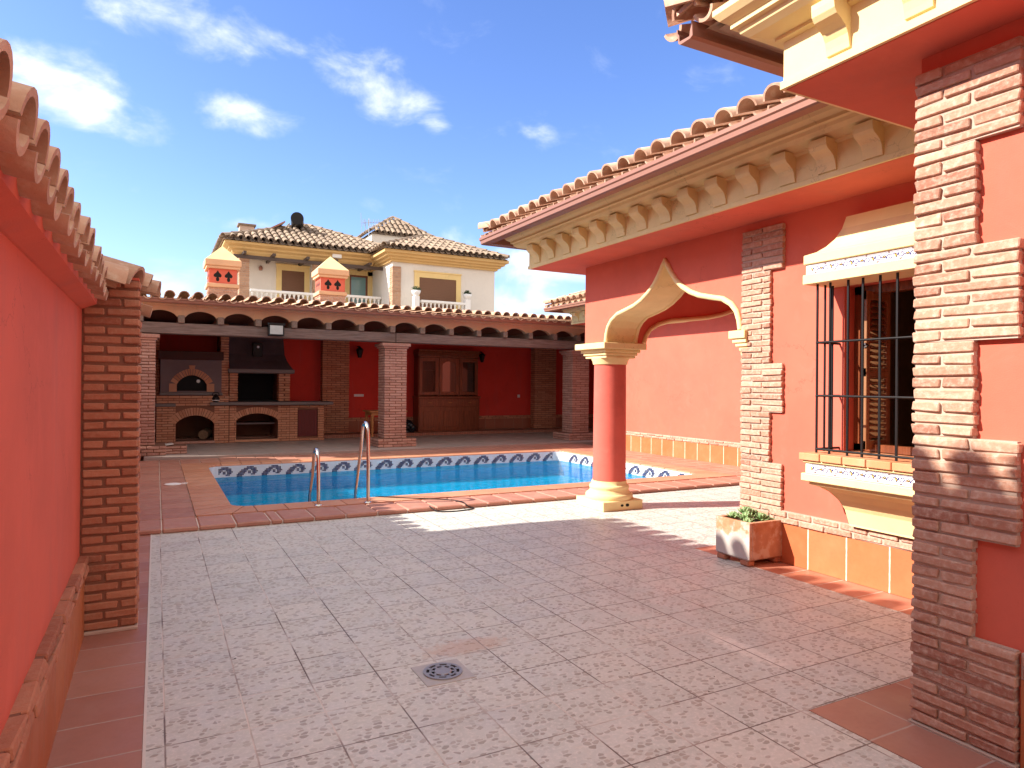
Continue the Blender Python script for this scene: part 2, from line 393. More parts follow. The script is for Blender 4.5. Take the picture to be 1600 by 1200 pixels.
# ================================================================== GROUND / FLOORS
g=MB(); g.box(-60,60,-40,90,-3.2,-2.5); 
o=g.build('ground',plaster('bare_ground',(.3,.26,.2),.2)); tag(o,kind='structure')
def sheet(name,rects,z,m,thick=.04):
    mb=MB()
    for x0,x1,y0,y1 in rects: mb.box(x0,x1,y0,y1,z-thick,z)
    o=mb.build(name,m); tag(o,kind='structure'); return o
g=MB(); g.box(-.6,14,-6,8.0,-2.4,-.04); g.box(-.65,.6,8.0,20,-2.4,-.05); g.box(8.4,14,8.0,20,-2.4,-.05); g.box(.6,8.4,13.4,20,-2.4,-.05); g.box(.6,8.4,7.99,8.4,-2.4,-.05); g.box(-30,-.65,-10,30,-2.4,-.3); g.box(14,40,-10,30,-2.4,-.3);g.box(-.65,14,20,40,-2.4,-.3)
tag(g.build('subsoil',plaster('earth',(.28,.22,.16),.2)),kind='structure')
sheet('patio_floor',[(-.03,2.75,-5,7.68),(2.75,4.515,2.18,7.68),(4.515,9.7,4.86,7.68)],0,m_stone)
sheet('terracotta_border',[(-.40,-.034,-5,7.68),(2.754,4.511,1.9,2.176),(2.754,3.2,-5,1.9)],.001,m_terra)
sheet('terracotta_path',[(4.519,4.9,1.9,4.856)],.001,m_terraR)
sheet('grout_line',[(-.038,-.026,-5,7.66)],.004,simple('white_grout',(.62,.58,.54),.9),.01)

# pool deck: laid tiles on light grout bed
X0,X1,Y0,Y1=.82,8.15,8.65,13.15
DX0,DX1,DY0,DY1=-.65,9.65,7.66,14.45
CW=.42
g=MB()
for r in ((DX0,X0-.02,DY0+.02,DY1),(X1+.02,DX1,DY0+.02,DY1),(X0-.02,X1+.02,DY0+.02,Y0-.02),(X0-.02,X1+.02,Y1+.02,DY1)): g.box(*r,-.05,.034)
tag(g.build('deck_bed',simple('deck_grout',(.66,.55,.47),.9)),kind='structure')
def terr(name,a,b,c_,rough=.45):
    t=NT(name); cc=t.mix(t.isl,a,b); cc=t.mix(t.ramp(t.noise(6,5,.65),.42,.72,0,.55),cc,c_); cc=t.mix(t.ramp(t.noise(30,4,.6),.5,.8,0,.3),cc,tuple(q*.7 for q in a))
    return t.fin(cc,t.ramp(t.noise(4,4),.3,.7,rough-.08,rough+.15),t.bump(t.noise(14,3),.3,.004),Specular_IOR_Level=.4)
m_deck=terr('deck_terracotta',(.36,.155,.11),(.45,.21,.15),(.46,.27,.20))
m_cop=terr('coping_terracotta',(.47,.20,.115),(.54,.26,.155),(.48,.26,.18))
g=MB(); gp=.012
def lay(x0,x1,y0,y1,nx,ny,z=.05,mb=None,rnd=0):
    mb=mb or g
    for i in range(nx):
        for j in range(ny):
            mb.box(x0+(x1-x0)*i/nx+gp/2,x0+(x1-x0)*(i+1)/nx-gp/2,y0+(y1-y0)*j/ny+gp/2,y0+(y1-y0)*(j+1)/ny-gp/2,z-.028,z+random.uniform(-.0015,.0015),.005)
# front row with joints as seen
js=[-.65,.06,.40,.76,1.11,1.23,1.57,1.92,2.29,2.65,3.01,3.37,3.70,4.02,4.36,4.70,5.05,5.4,5.75,6.1,6.45,6.8,7.15,7.5,7.85,8.2,8.55,8.9,9.25,9.65]
for a,b in zip(js,js[1:]): g.box(a+gp/2,b-gp/2,DY0,8.22,.0,.05,.012)
lay(DX0,.06,8.23,DY1,2,19); lay(.06,X0-CW,8.23,DY1,1,19)
lay(X1+CW,DX1,8.23,DY1,3,19); lay(X0-CW,X1+CW,Y1+CW,DY1,24,2)
tag(g.build('pool_deck',m_deck),kind='structure')

# ================================================================== POOL
pool=thing('swimming_pool',(4.5,10.9,0),'blue rectangular swimming pool with terracotta rim and wave pattern mosaic band','pool')
def rrect(x0,x1,y0,y1,r,n=6):
    pts=[]
    for cx,cy,a in ((x1-r,y1-r,0),(x0+r,y1-r,90),(x0+r,y0+r,180),(x1-r,y0+r,270)):
        for i in range(n+1): t=R(a+90*i/n); pts.append((cx+r*math.cos(t),cy+r*math.sin(t)))
    return pts
inner=rrect(X0,X1,Y0,Y1,.22)
# coping tiles: ring segments, radial joints
cop=MB()
def ring_piece(pa,pb,qa,qb,z0,z1):
    # small inset for the joint
    pa,pb,qa,qb=[Vector(v) for v in (pa,pb,qa,qb)]
    d=(pb-pa); e=(qb-qa); k=.5*gp
    if d.length>.05: pa=pa+d.normalized()*k; pb=pb-d.normalized()*k
    if e.length>.05: qa=qa+e.normalized()*k; qb=qb-e.normalized()*k
    # rounded nose toward the pool (p side)
    def nose(p,q):
        n=(p-q).normalized(); return [ (q.x,q.y,z0),(q.x,q.y,z1),(p.x-n.x*.03,p.y-n.y*.03,z1),(p.x-n.x*.008,p.y-n.y*.008,z1-.008),(p.x,p.y,z1-.022),(p.x,p.y,z0)]
    A=nose(pa,qa);B=nose(pb,qb); n=len(A)
    cop.add(A+B,[tuple(range(n)),tuple(range(2*n-1,n-1,-1))]+[(i,(i+1)%n,(i+1)%n+n,i+n) for i in range(n)])
def edge_run(a,b,nrm,n,w=CW):
    a=Vector(a);b=Vector(b);nrm=Vector(nrm)
    for i in range(n):
        p=a+(b-a)*(i/n);q=a+(b-a)*((i+1)/n); ring_piece(p,q,p+nrm*w,q+nrm*w,.02,.058)
edge_run((X0+.22,Y0),(X1-.22,Y0),(0,-1),20); edge_run((X0+.22,Y1),(X1-.22,Y1),(0,1),20)
edge_run((X0,Y0+.22),(X0,Y1-.22),(-1,0),12); edge_run((X1,Y0+.22),(X1,Y1-.22),(1,0),12)
for cx,cy,a in ((X1-.22,Y1-.22,0),(X0+.22,Y1-.22,90),(X0+.22,Y0+.22,180),(X1-.22,Y0+.22,270)):
    for i in range(4):
        t0,t1=R(a+22.5*i),R(a+22.5*(i+1))
        def pq(t,r): return (cx+r*math.cos(t),cy+r*math.sin(t))
        def outp(t):
            # project to square corner of size .22+CW
            c,s_=math.cos(t),math.sin(t); m=(.22+CW)/max(abs(c),abs(s_)); return (cx+c*m,cy+s_*m)
        ring_piece(pq(t0,.22),pq(t1,.22),outp(t0),outp(t1),.02,.058)
cop.build('coping',m_cop,pool)
m_basin=NT('pool_basin'); t=m_basin
cc=t.mix(t.ramp(t.noise(1.5,4),.3,.7),(.05,.36,.58),(.09,.45,.66)); m_basin=t.fin(cc,.6)  # walls coloured darker than the floor, the deep shaded band painted in
b=MB(); WZ=-.17; BZ=-.50
n=len(inner)
b.add([(x,y,-.19) for x,y in inner]+[(x,y,BZ) for x,y in inner],[(i,(i+1)%n,(i+1)%n+n,i+n) for i in range(n)])
b.build('basin_wall',m_basin,pool)
t=NT('pool_floor'); fc=t.mix(t.ramp(t.noise(1.5,4),.3,.7),(.26,.80,.74),(.36,.88,.82)); m_pf=t.fin(fc,.6)  # sunlit turquoise put into the floor colour, lighter than the walls
b=MB(); b.add([(x,y,BZ) for x,y in inner],[tuple(range(n))]); b.build('basin_floor',m_pf,pool)
def sweepband(name,z0,z1,m,inset=0):
    q=MB(); P=rrect(X0+inset,X1-inset,Y0+inset,Y1-inset,.22-inset)
    q.add([(x,y,z1) for x,y in P]+[(x,y,z0) for x,y in P],[(i,(i+1)%n,(i+1)%n+n,i+n) for i in range(n)]); return q.build(name,m,pool)
t=NT('mosaic_white'); x=t.sep()
def gl(a,s): f=t.M('FRACT',t.M('DIVIDE',a,s)); return t.ramp(t.M('MINIMUM',f,t.M('SUBTRACT',1,f)),.03,.09,1,0)
gg=t.M('MAXIMUM',gl(x[2],.025),t.M('MULTIPLY',gl(x[0],.025),gl(x[1],.025)))
m_mos=t.fin(t.mix(t.M('MULTIPLY',gg,.35),(.66,.68,.68),(.45,.46,.47)),.25)
sweepband('mosaic_band',-.26,.03,m_mos,.004)
PAT=[".......XXXXX....",".....ooXXXXXXo..","...XXXXo..oXXX..","..ooXXX.oo.XXXo.",".XXXXo..XX.oXX..","XXXXX.....XXo...","XXoo............"]
wav=MB(); cs=.0265
def motif(place):
    for r_,row in enumerate(PAT):
        for c_,ch in enumerate(row):
            if ch=='.': continue
            u=c_*cs*.92; z=.012-r_*cs
            place(u+.002,u+cs*.92-.002,z-cs+.003,z-.001,1 if ch=='o' else 0)
k=0; u=X0+.05
while u<X1-.42:
    motif(lambda a,b_,z0,z1,mi: wav.add([(u+a,Y1-.010,z0),(u+b_,Y1-.010,z0),(u+b_,Y1-.010,z1),(u+a,Y1-.010,z1)],[(0,1,2,3)],mi)); u+=.428
u=Y0+.25
while u<Y1-.45:
    motif(lambda a,b_,z0,z1,mi: wav.add([(X1-.010,u+.4-a,z0),(X1-.010,u+.4-b_,z0),(X1-.010,u+.4-b_,z1),(X1-.010,u+.4-a,z1)],[(0,1,2,3)],mi)); 
    motif(lambda a,b_,z0,z1,mi: wav.add([(X0+.010,u+a,z0),(X0+.010,u+b_,z0),(X0+.010,u+b_,z1),(X0+.010,u+a,z1)],[(0,1,2,3)],mi)); u+=.428
wav.build('wave_mosaic',[simple('mosaic_navy',(.02,.025,.10),.3),simple('mosaic_grey_brown',(.07,.05,.07),.3)],pool)
# water
w=MB(); ip=rrect(X0+.003,X1-.003,Y0+.003,Y1-.003,.22)
w.add([(x,y,WZ) for x,y in ip],[tuple(range(n))])
t=NT('pool_water'); t.t.nodes.remove(t.b)
n1=t.noise(3.2,3,.6,stretch=(.55,1.3,1),dist=.6); n2=t.noise(11,3,.6,stretch=(.5,1.3,1),dist=.3)
bp=t.bump(n1,.6,.07); bp=t.bump(n2,.75,.03,bp)
tr=t.n('ShaderNodeBsdfTransparent'); tr.inputs[0].default_value=(.04,.54,.79,1)
gs=t.n('ShaderNodeBsdfGlossy'); gs.inputs['Roughness'].default_value=.03; t.l(bp,gs.inputs['Normal']); gs.inputs[0].default_value=(.95,.97,1,1)
fr=t.n('ShaderNodeFresnel'); fr.inputs[0].default_value=1.22; t.l(bp,fr.inputs['Normal'])
rf=t.n('ShaderNodeBsdfRefraction'); rf.inputs['IOR'].default_value=1.2; rf.inputs['Roughness'].default_value=.0; rf.inputs['Color'].default_value=(.04,.54,.79,1); t.l(bp,rf.inputs['Normal'])
m0=t.n('ShaderNodeMixShader'); m0.inputs[0].default_value=.22; t.l(tr.outputs[0],m0.inputs[1]); t.l(rf.outputs[0],m0.inputs[2])
m1=t.n('ShaderNodeMixShader'); t.l(t.M('MULTIPLY',fr.outputs[0],.5),m1.inputs[0]); t.l(m0.outputs[0],m1.inputs[1]); t.l(gs.outputs[0],m1.inputs[2]); t.l(m1.outputs[0],t.out.inputs[0])
tag(w.build('water',t.m),kind='structure')

# ladder
lad=thing('pool_ladder',(2.05,8.35,.05),'polished steel pool ladder with two curved handrails at the near pool edge','ladder')
def rail(x,top,yf=8.3,ya=8.82,xin=0):
    pts=[(x,yf,.05),(x,yf+.01,top*.5),(x,yf+.02,top-.2)]
    r_=.13; cy=yf+.03+r_
    for i in range(1,12):
        t_=math.pi*(1-i/12); pts.append((x,cy+r_*math.cos(t_),top-r_+r_*math.sin(t_)))
    pts+=[(x+xin*.5,cy+r_+.05,top-.32),(x+xin,ya,.1),(x+xin,ya+.04,-.75)]
    # densify smooth
    q=MB(); q.tube(pts,.0215,14); o=q.build('handrail',m_steel,lad)
    f=MB(); f.lathe([(.05,.052),(.052,.058),(.04,.068),(.024,.075)],x,yf,20); f.build('flange',m_steel,o)
rail(1.742,.72); rail(2.337,1.04,8.25,8.84)
for z in (-.35,-.6): q=MB(); q.tube([(1.742,8.84,z),(2.337,8.86,z)],.018,8); q.build('rung',m_steel,lad)
# skimmer lid
q=MB(); q.lathe([(.115,.051),(.118,.056),(.10,.062),(.03,.063)],.222,10.94,28); q.tube([(.34,10.94,.056),(.42,10.93,.055)],.012,6)
tag(q.build('skimmer_lid',m_white,origin=(.222,10.94,.05)),'small white round skimmer lid on the terracotta deck left of the pool','lid')
q=MB(); 
hp=[(2.40,8.62,-.15),(2.45,8.66,.02),(2.545,8.62,.068),(2.781,8.42,.064),(3.06,8.20,.064),(3.31,8.03,.064),(3.40,7.82,.064),(3.40,7.68,.062),(3.41,7.645,.03),(3.50,7.62,.008),(3.44,7.55,.008),(3.2,7.50,.008),(3.0,7.56,.008),(2.95,7.63,.03),(2.93,7.68,.062)]
def smooth(p,it=3):
    p=[Vector(a) for a in p]
    for _ in range(it):
        o_=[p[0]]
        for a,b_ in zip(p,p[1:]): o_+= [a*.75+b_*.25,a*.25+b_*.75]
        p=o_+[p[-1]]
    return p
q.tube(smooth(hp),.007,8); tag(q.build('cable',m_iron,origin=(3,8,.05)),'thin dark cable lying over the sunny pool rim right of the ladder','cable')

# debris flecks
q=MB(); rn=random.Random(21)
for i in range(46):
    x=rn.uniform(.1,4.4); y=rn.uniform(2.3,7.4); r_=rn.uniform(.003,.008); a=rn.uniform(0,3.14)
    q.add([(x+r_*math.cos(a),y+r_*math.sin(a),.002),(x-r_*.6*math.sin(a),y+r_*.6*math.cos(a),.006),(x-r_*math.cos(a),y-r_*math.sin(a),.002),(x+r_*.6*math.sin(a),y-r_*.6*math.cos(a),.005)],[(0,1,2,3)])
tag(q.build('leaf_litter',simple('dry_leaf',(.06,.04,.03),.9)),'scattered tiny dark leaf bits and grit on the patio tiles','litter',None,'stuff')
# drain
dr=thing('floor_drain',(1.36,3.34,0),'round grey steel floor drain set in a square plate in the patio','drain')
q=MB(); q.box(1.225,1.495,3.215,3.475,-.01,.004,.002); q.build('plate',simple('drain_plate',(.40,.38,.36),.5,.2,30,.2),dr)
q=MB()
def annulus(mb,cx,cy,r0,r1,z0,z1,a0=0,a1=360,n=40,mi=0):
    k=max(2,int(n*(a1-a0)/360)); vs=[];
    for i in range(k+1):
        t_=R(a0+(a1-a0)*i/k)
        for r_ in (r0,r1):
            for z in (z0,z1): vs.append((cx+r_*math.cos(t_),cy+r_*math.sin(t_),z))
    F=[]
    for i in range(k):
        a=4*i;b_=a+4; F+= [(a+1,a+3,b_+3,b_+1),(a,b_,b_+2,a+2),(a,a+1,b_+1,b_),(a+2,b_+2,b_+3,a+3)]
    mb.add(vs,F,mi)
cx,cy=1.36,3.345
q.lathe([(.098,.0045),(.098,.006)],cx,cy,40); q.build('well',m_dark,dr)
q=MB(); annulus(q,cx,cy,.088,.104,.004,.011); annulus(q,cx,cy,.062,.072,.004,.010); q.lathe([(.046,.006),(.046,.010),(.04,.0105)],cx,cy,30)
for i in range(8): annulus(q,cx,cy,.070,.090,.004,.010,i*45-9,i*45+9)
for i in range(8): annulus(q,cx,cy,.045,.064,.004,.010,i*45+22.5-9,i*45+22.5+9)
q.build('grate',simple('drain_metal',(.30,.30,.31),.45,.2,40,.2,.4),dr)

# ================================================================== LEFT WALL
lw=thing('boundary_wall',(-.45,0,0),'long red boundary wall on the left with clay tile eaves, brick ledge and brick end pier','wall')
q=MB(); q.box(-.75,-.40,-5,4.95,0,2.09); q.box(-.95,-.65,4.95,15.0,-.04,2.06); q.build('render',m_red,lw)
q=MB(); q.box(-.398,-.372,-5,4.785,0.002,.395); q.build('skirting',m_skL,lw)
q=MB(); y=-3.0
while y<4.78:
    for k,(z0,z1) in enumerate(((.40,.437),(.442,.482))):
        a=y+(.12 if k else 0); e=min(a+.235,4.785)
        if e-a>.04: q.box(-.41,-.348+random.uniform(-.004,.006)-(.008 if k else 0),a,e,z0,z1,.006,0,.005)
    y+=.25
q.box(-.405,-.372,-3,4.785,.398,.478,0,1)
q.build('brick_ledge',[m_bricks,m_mortard],lw)
q=MB()
# pier
bricks_face(q,'y',4.79,.06,-.39,-.096,.02,2.16,.0585,.20,0,None,.003,.016,-1)
bricks_face(q,'x',-.092,.06,4.80,5.10,.02,2.16,.0585,.24,1,None,.003,.016,1)
q.box(-.41,-.107,4.803,5.09,0,2.16,0,1); q.box(-.4,-.09,4.775,5.1,.0,.02,.004,2)
q.build('brick_pier',[m_bricks,m_mortard,m_mortar],lw)
# eave tiles of the wall: rows run along -X, ends face +X
q=MB(); up=Vector((-1,0,math.tan(R(11)))).normalized()
N=40
roof_rows(q,(-.25,4.42-.217*(N-1),2.025),(0,1,0),up,N,.217,lambda i:.5,r=.090,coff=.022,segs=.55,th=.02,n=10)
# beyond the pier, set back
roof_rows(q,(-.33,5.5,2.045),(0,1,0),up,42,.217,lambda i:.6,r=.088,segs=.6,n=6)
# end cap around the pier: swept hips
barrel(q,(-.20,4.62,2.075),(-1,-.25,.3),(.25,-1,0),.7,.13,.10,10,.02,False,0,176,.45,.015)
barrel(q,(-.13,4.80,2.10),(-.9,.2,.34),(-.2,-.9,0),.6,.14,.11,10,.02,False,0,176,.45,.015)
barrel(q,(-.06,5.02,2.12),(-1,.0,.33),(0,-1,0),.6,.105,.09,10,.02,False,0,176,.45,.015)
barrel(q,(-.0,5.16,2.10),(-1,.1,.2),(-.1,-1,0),.7,.10,.09,10,.02,False,0,176,.45,.015)
barrel(q,(-.02,5.05,2.04),(-1,0,.25),(0,-1,0),.5,.09,.08,8,.02,True,0,150,.5,.0)
o=q.build('roof_tiles',m_tilec,lw); fix_flat(o)
q=MB(); q.prism([(-.315,2.05),(-.62,2.09),(-.7,1.96),(-.42,1.955),(-.39,1.96),(-.318,1.992)],'y',-5,4.72); q.prism([(-.3,2.12),(-.6,2.16),(-.7,2.0),(-.36,2.1)],'y',4.73,5.12)
q.box(-.405,-.1,4.80,5.09,2.16,2.175)
q.build('tile_bedding',m_red,lw)
q=MB(); q.box(-.82,-.58,5.2,14.8,2.06,2.10); q.build('coping_bed',m_red,lw)

# hidden neighbour (casts the shade over the patio)
nb=thing('neighbouring_house',(-5,2,0),'red two storey neighbouring house behind the left boundary wall','house')
q=MB(); q.box(-8,-2.2,-12,8.2,-.3,4.4); q.build('wall',m_red,nb)
q=MB(); q.prism([(-1.74,4.66),(-1.82,4.73),(-8,6.4),(-8,4.3),(-2.2,4.4)],'y',-12,8.5); q.build('roof_slab',m_cream,nb)
q=MB(); up=Vector((-1,0,.27)).normalized(); roof_rows(q,(-1.62,-3.15,4.70),(0,1,0),up,50,.235,lambda i:1.2,r=.095,segs=.6,n=5)
fix_flat(q.build('roof_tiles',m_tile,nb))

# ================================================================== VILLA
V=thing('villa',(6,3,0),'red villa with cream cornices, brick quoins and an ogee porch arch on the right','house')
W2=4.87; ST=3.05
q=MB()
def wallx(x0,x1,y0,y1,z0,z1): q.box(x0,x1,y0,y1,z0,z1)
# near wing
q.box(3.12,9,-6,1.888,0,3.06)
# far wing with window opening Y 2.25..3.55, z 1.02..2.36
T=.35; WY0,WY1,WZ0,WZ1=2.25,3.55,1.02,2.345
wallx(W2,W2+T,1.921,WY0,0,3.06); wallx(W2,W2+T,WY1,4.62,0,3.06); wallx(W2,W2+T,WY0,WY1,0,WZ0); wallx(W2,W2+T,WY0,WY1,WZ1,3.06)
# rest of room (far side wall of the far wing, faces the porch)
q.box(W2+T,9.65,4.27,4.61,0,3.06)
# far-right wing
q.box(9.65,14,4.61,13.65,0,3.06)
q.build('wall',m_red,V)
# room inner faces
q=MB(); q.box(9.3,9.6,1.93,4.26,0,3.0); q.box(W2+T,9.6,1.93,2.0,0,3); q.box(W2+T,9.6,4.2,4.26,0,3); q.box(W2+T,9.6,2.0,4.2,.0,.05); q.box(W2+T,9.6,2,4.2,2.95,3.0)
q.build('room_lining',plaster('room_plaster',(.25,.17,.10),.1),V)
# arch walls
import itertools
AR=[(4.63,2.06),(4.645,2.15),(4.68,2.24),(4.75,2.315),(4.86,2.375),(5.03,2.41),(5.18,2.445),(5.31,2.495),(5.43,2.565),(5.53,2.645),(5.61,2.74),(5.665,2.825),(5.705,2.885)]
AR=AR+[(2*5.705-y,z) for y,z in AR[-2::-1]]
def archwall(mb,pts,top,axis,a,b,mi=0,mt=1):
    P=lambda u,z,t: (t,u,z) if axis=='x' else (u,t,z)
    for (u0,z0),(u1,z1) in zip(pts,pts[1:]):
        vs=[P(u0,z0,a),P(u1,z1,a),P(u1,top,a),P(u0,top,a),P(u0,z0,b),P(u1,z1,b),P(u1,top,b),P(u0,top,b)]
        mb.add(vs,[(0,1,2,3),(4,7,6,5)],mi); mb.add(vs,[(0,4,5,1)],mt); mb.add(vs,[(3,2,6,7)],mi)
AT=.43
q=MB(); archwall(q,AR,ST+.01,'x',W2,W2+AT)
q.box(W2,W2+AT,4.619,4.631,2.06,3.06); q.box(W2,W2+AT,6.78,7.25,2.062,3.06)
BX0,BX1=5.47,9.6; ym=(4.63+6.78)/2
sx=(BX1-BX0)/(6.78-4.63)
AB=[((y-4.63)*sx+BX0,z) for y,z in AR]
archwall(q,AB,ST+.01,'y',6.82,7.25); q.box(W2+AT,BX0,6.82,7.25,2.062,3.06); q.box(BX1,9.66,6.82,7.25,2.06,3.06)
q.build('porch_arch_wall',[m_red,m_cream],V)
def bead(pts,axis,plane,r=.028):
    mb=MB(); sm=[Vector((u,z,0)) for u,z in pts]
    path=[(plane,p.x,p.y) if axis=='x' else (p.x,plane,p.y) for p in sm]
    mb.tube(path,r,10); return mb.build('arch_moulding',m_cream,V)
for pl in (W2-.008,W2+AT+.008): bead([(y,z+.012) for y,z in AR],'x',pl)
bead([(y,z+.012) for y,z in AB],'y',7.25+.008); bead([(y,z+.012) for y,z in AB],'y',6.82-.008)
# column
CX,CY=5.10,7.02
q=MB(); q.lathe([(.208,.33),(.205,1.0),(.200,1.82)],CX,CY,48); c=q.build('porch_column',m_redc,V)
q=MB(); hb=.30; q.box(CX-hb,CX+hb,CY-hb,CY+hb,0,.115,.006)
pr=[(.292,.115),(.298,.13),(.298,.165),(.285,.185),(.262,.19),(.262,.20),(.245,.215),(.242,.24),(.25,.25),(.25,.275),(.235,.29),(.222,.295),(.218,.34)]
q.lathe(pr,CX,CY,48); q.box(CX-.27,CX+.27,CY-.27,CY+.27,.10,.118,.004)
q.build('base',m_cream,c)
q=MB(); pr=[(.212,1.80),(.218,1.81),(.222,1.84),(.235,1.86),(.238,1.885)]
q.lathe(pr,CX,CY,48)
def sqstack(mb,cx,cy,st):
    for h,z0,z1 in st: mb.box(cx-h,cx+h,cy-h,cy+h,z0,z1,.006)
sqstack(q,CX,CY,[(.225,1.875,1.91),(.245,1.91,1.945),(.27,1.945,1.985),(.325,1.985,2.06)])
q.build('capital',m_cream,c)
for x_,r_ in ((CX-.02,.016),(CX+.06,.02)):
    q=MB(); q.prism([(x_+r_*1.3*math.cos(k*.785)*(1+.2*(k%2)),.062+r_*math.sin(k*.785)) for k in range(8)],'y',CY-hb-.003,CY-hb+.001)
    q.build('chipped_spot',m_dark,c)
# corbel at the quoin side of arch
q=MB()
for a,(z0,z1,e) in enumerate(((1.985,2.06,.0),(1.945,1.985,.03),(1.91,1.945,.055),(1.87,1.91,.085))):
    q.box(W2-.075+e*.6,W2+AT+.06-e*.6,4.52,4.72-e,z0,z1,.005)
q.prism([(4.615,1.87),(4.635,1.87),(4.62,1.76),(4.61,1.76)],'x',W2+.0,W2+AT)
q.build('arch_corbel',m_cream,V)
q=MB();q.box(5.4,9.64,4.62,6.81,3.02,3.045); q.build('porch_ceiling',m_red,V)

# soffits
q=MB()
SX,SY=4.30,7.72; NX_,NY_=2.83,2.42
q.box(SX+.01,W2-.001,2.43,SY-.01,ST-.006,ST+.05); q.box(W2-.001,9.6,7.251,SY-.01,ST-.006,ST+.05)
q.box(NX_+.01,3.119,-6,NY_-.01,ST+.001,ST+.05); q.box(3.119,9,1.8885,NY_-.01,ST+.001,ST+.05)
q.box(9.10,9.649,7.73,14.1,ST-.006,ST+.05); q.box(9.649,13,13.651,14.1,ST-.006,ST+.05)
q.build('soffit',m_red,V)
# cornice profile (offset outward from band plane, z)
def prof(zb): return [(-.35,zb-.004),(.012,zb-.004),(.012,zb+.034),(0,zb+.04),(0,zb+.235),(.03,zb+.245),(.03,zb+.262),(.06,zb+.27),(.12,zb+.285),(.15,zb+.31),(.16,zb+.335),(.185,zb+.342),(.185,zb+.365),(.225,zb+.39),(.25,zb+.42),(.25,zb+.45),(-.35,zb+.45)]
q=MB()
q.sweep([(SX,2.2),(SX,SY),(9.2,SY)],prof(ST),1); q.build('cornice',m_cream,V)
q=MB(); q.sweep([(NX_,-6),(NX_,NY_),(9,NY_)],prof(ST+.01),1); q.build('cornice',m_cream,V)
q=MB(); q.sweep([(9.10,8.2),(9.10,14.15),(13,14.15)],prof(ST),1); q.build('cornice',m_cream,V)
# brackets: S-curved corbels
def bracket_x(x,y,zb,w=.145,dirx=-1,axis='x'):
    mb=MB(); P=[(0,.045),(.012,.048),(.016,.075),(.024,.11),(.042,.142),(.072,.165),(.102,.182),(.118,.205),(.122,.235),(.122,.262),(0,.262)]
    pts=[(x+dirx*a,zb+z) for a,z in P]
    if axis=='x': mb.prism(pts,'y',y-w/2,y+w/2)
    return mb
for k in range(16):
    y=7.50-.352*k
    if y<2.45: break
    bracket_x(SX,y,ST).build('bracket',m_cream,V)
k=0
for y in (2.10,1.72,1.34,.96): bracket_x(NX_,y,ST+.01,.12).build('bracket',m_cream,V)
for k in range(10): bracket_x(9.10,13.9-.42*k,ST).build('bracket',m_cream,V)
def bracket_y(x,y,zb,w=.11):
    mb=MB(); P=[(0,.045),(.012,.048),(.016,.075),(.024,.11),(.042,.142),(.072,.165),(.102,.182),(.118,.205),(.122,.235),(.122,.262),(0,.262)]
    mb.prism([(y+a,zb+z) for a,z in P],'x',x-w/2,x+w/2); return mb
for x in (4.55,4.9,5.25): bracket_y(x,SY,ST).build('bracket',m_cream,V)
for x in (3.1,3.45): bracket_y(x,NY_,ST+.01).build('bracket',m_cream,V)
# gutters
def gutter(path,zb=3.40,mat=m_gut):
    mb=MB()
    pf=[(-.125,zb+.095),(-.13,zb+.01),(-.11,zb),(-.03,zb),(-.015,zb+.012),(-.012,zb+.05),(0,zb+.062),(0,zb+.095),(-.008,zb+.095),(-.010,zb+.07),(-.022,zb+.055),(-.025,zb+.02),(-.105,zb+.015),(-.118,zb+.095)]
    mb.sweep(path,pf,1); return mb.build('gutter',mat,V)
gutter([(3.79,2.3),(3.79,8.18),(9,8.18)],3.39)
gutter([(2.60,2.97),(9,2.97)],3.46)
gutter([(8.60,9),(8.60,14.68),(13,14.68)],3.375)
# roof decks + tiles
def uv(dx,dy,s): return Vector((dx,dy,s)).normalized()
q=MB(); S_=.36
roof_rows(q,(3.85,8.02-.247*24,3.515),(0,-1,0),uv(1,0,S_),1,.2,lambda i:0)
cnt=24
roof_rows(q,(3.85,8.05-.247*cnt,3.515),(0,1,0),uv(1,0,S_),cnt+1,.247,lambda i:max(.15,min(1.6,(cnt-i)*.247+.05)),r=.098,n=10,th=.016)
roof_rows(q,(3.95,8.12,3.515),(1,0,0),uv(0,-1,S_),20,.247,lambda i:min(1.6,i*.247+.15),r=.098,n=8)
barrel(q,(3.80,8.14,3.56),uv(1,-1,.25),(1,1,0),2.2,.11,.09,8,.016,False,0,176,.4,.015)
o=q.build('roof_tiles',m_tile,V); fix_flat(o)
q=MB(); q.add([(3.87,2.0,3.50),(3.87,8.08,3.50),(5.87,6.1,4.2),(5.87,2.0,4.2)],[(0,1,2,3)]); q.add([(3.87,8.08,3.50),(10,8.08,3.50),(10,6.1,4.2),(5.87,6.1,4.2)],[(0,1,2,3)])
q.add([(4.1,2.0,3.495),(4.1,7.9,3.495),(9,7.9,3.495),(9,2,3.495)],[(0,1,2,3)])
q.build('roof_deck',m_mortar,V)
q=MB()
roof_rows(q,(2.62,2.90-.247*24,3.56),(0,1,0),uv(1,0,S_),25,.247,lambda i:max(.15,min(1.6,(24-i)*.247+.1)),r=.098,n=10,th=.018)
roof_rows(q,(2.68,2.93,3.56),(1,0,0),uv(0,-1,S_),20,.247,lambda i:min(1.6,i*.247+.15),r=.098,n=8)
barrel(q,(2.54,2.98,3.60),uv(1,-1,.25),(1,1,0),2.0,.11,.09,8,.018,False,0,176,.4,.015)
o=q.build('roof_tiles',m_tile,V); fix_flat(o)
q=MB(); q.add([(2.7,-6,3.53),(2.7,2.86,3.53),(4.7,.9,4.2),(4.7,-6,4.2)],[(0,1,2,3)]); q.add([(2.7,2.86,3.53),(9,2.86,3.53),(9,.9,4.2),(4.7,.9,4.2)],[(0,1,2,3)]); q.add([(2.75,-6,3.52),(2.75,2.8,3.52),(9,2.8,3.52),(9,-6,3.52)],[(0,1,2,3)])
q.build('roof_deck',m_mortar,V)
q=MB()
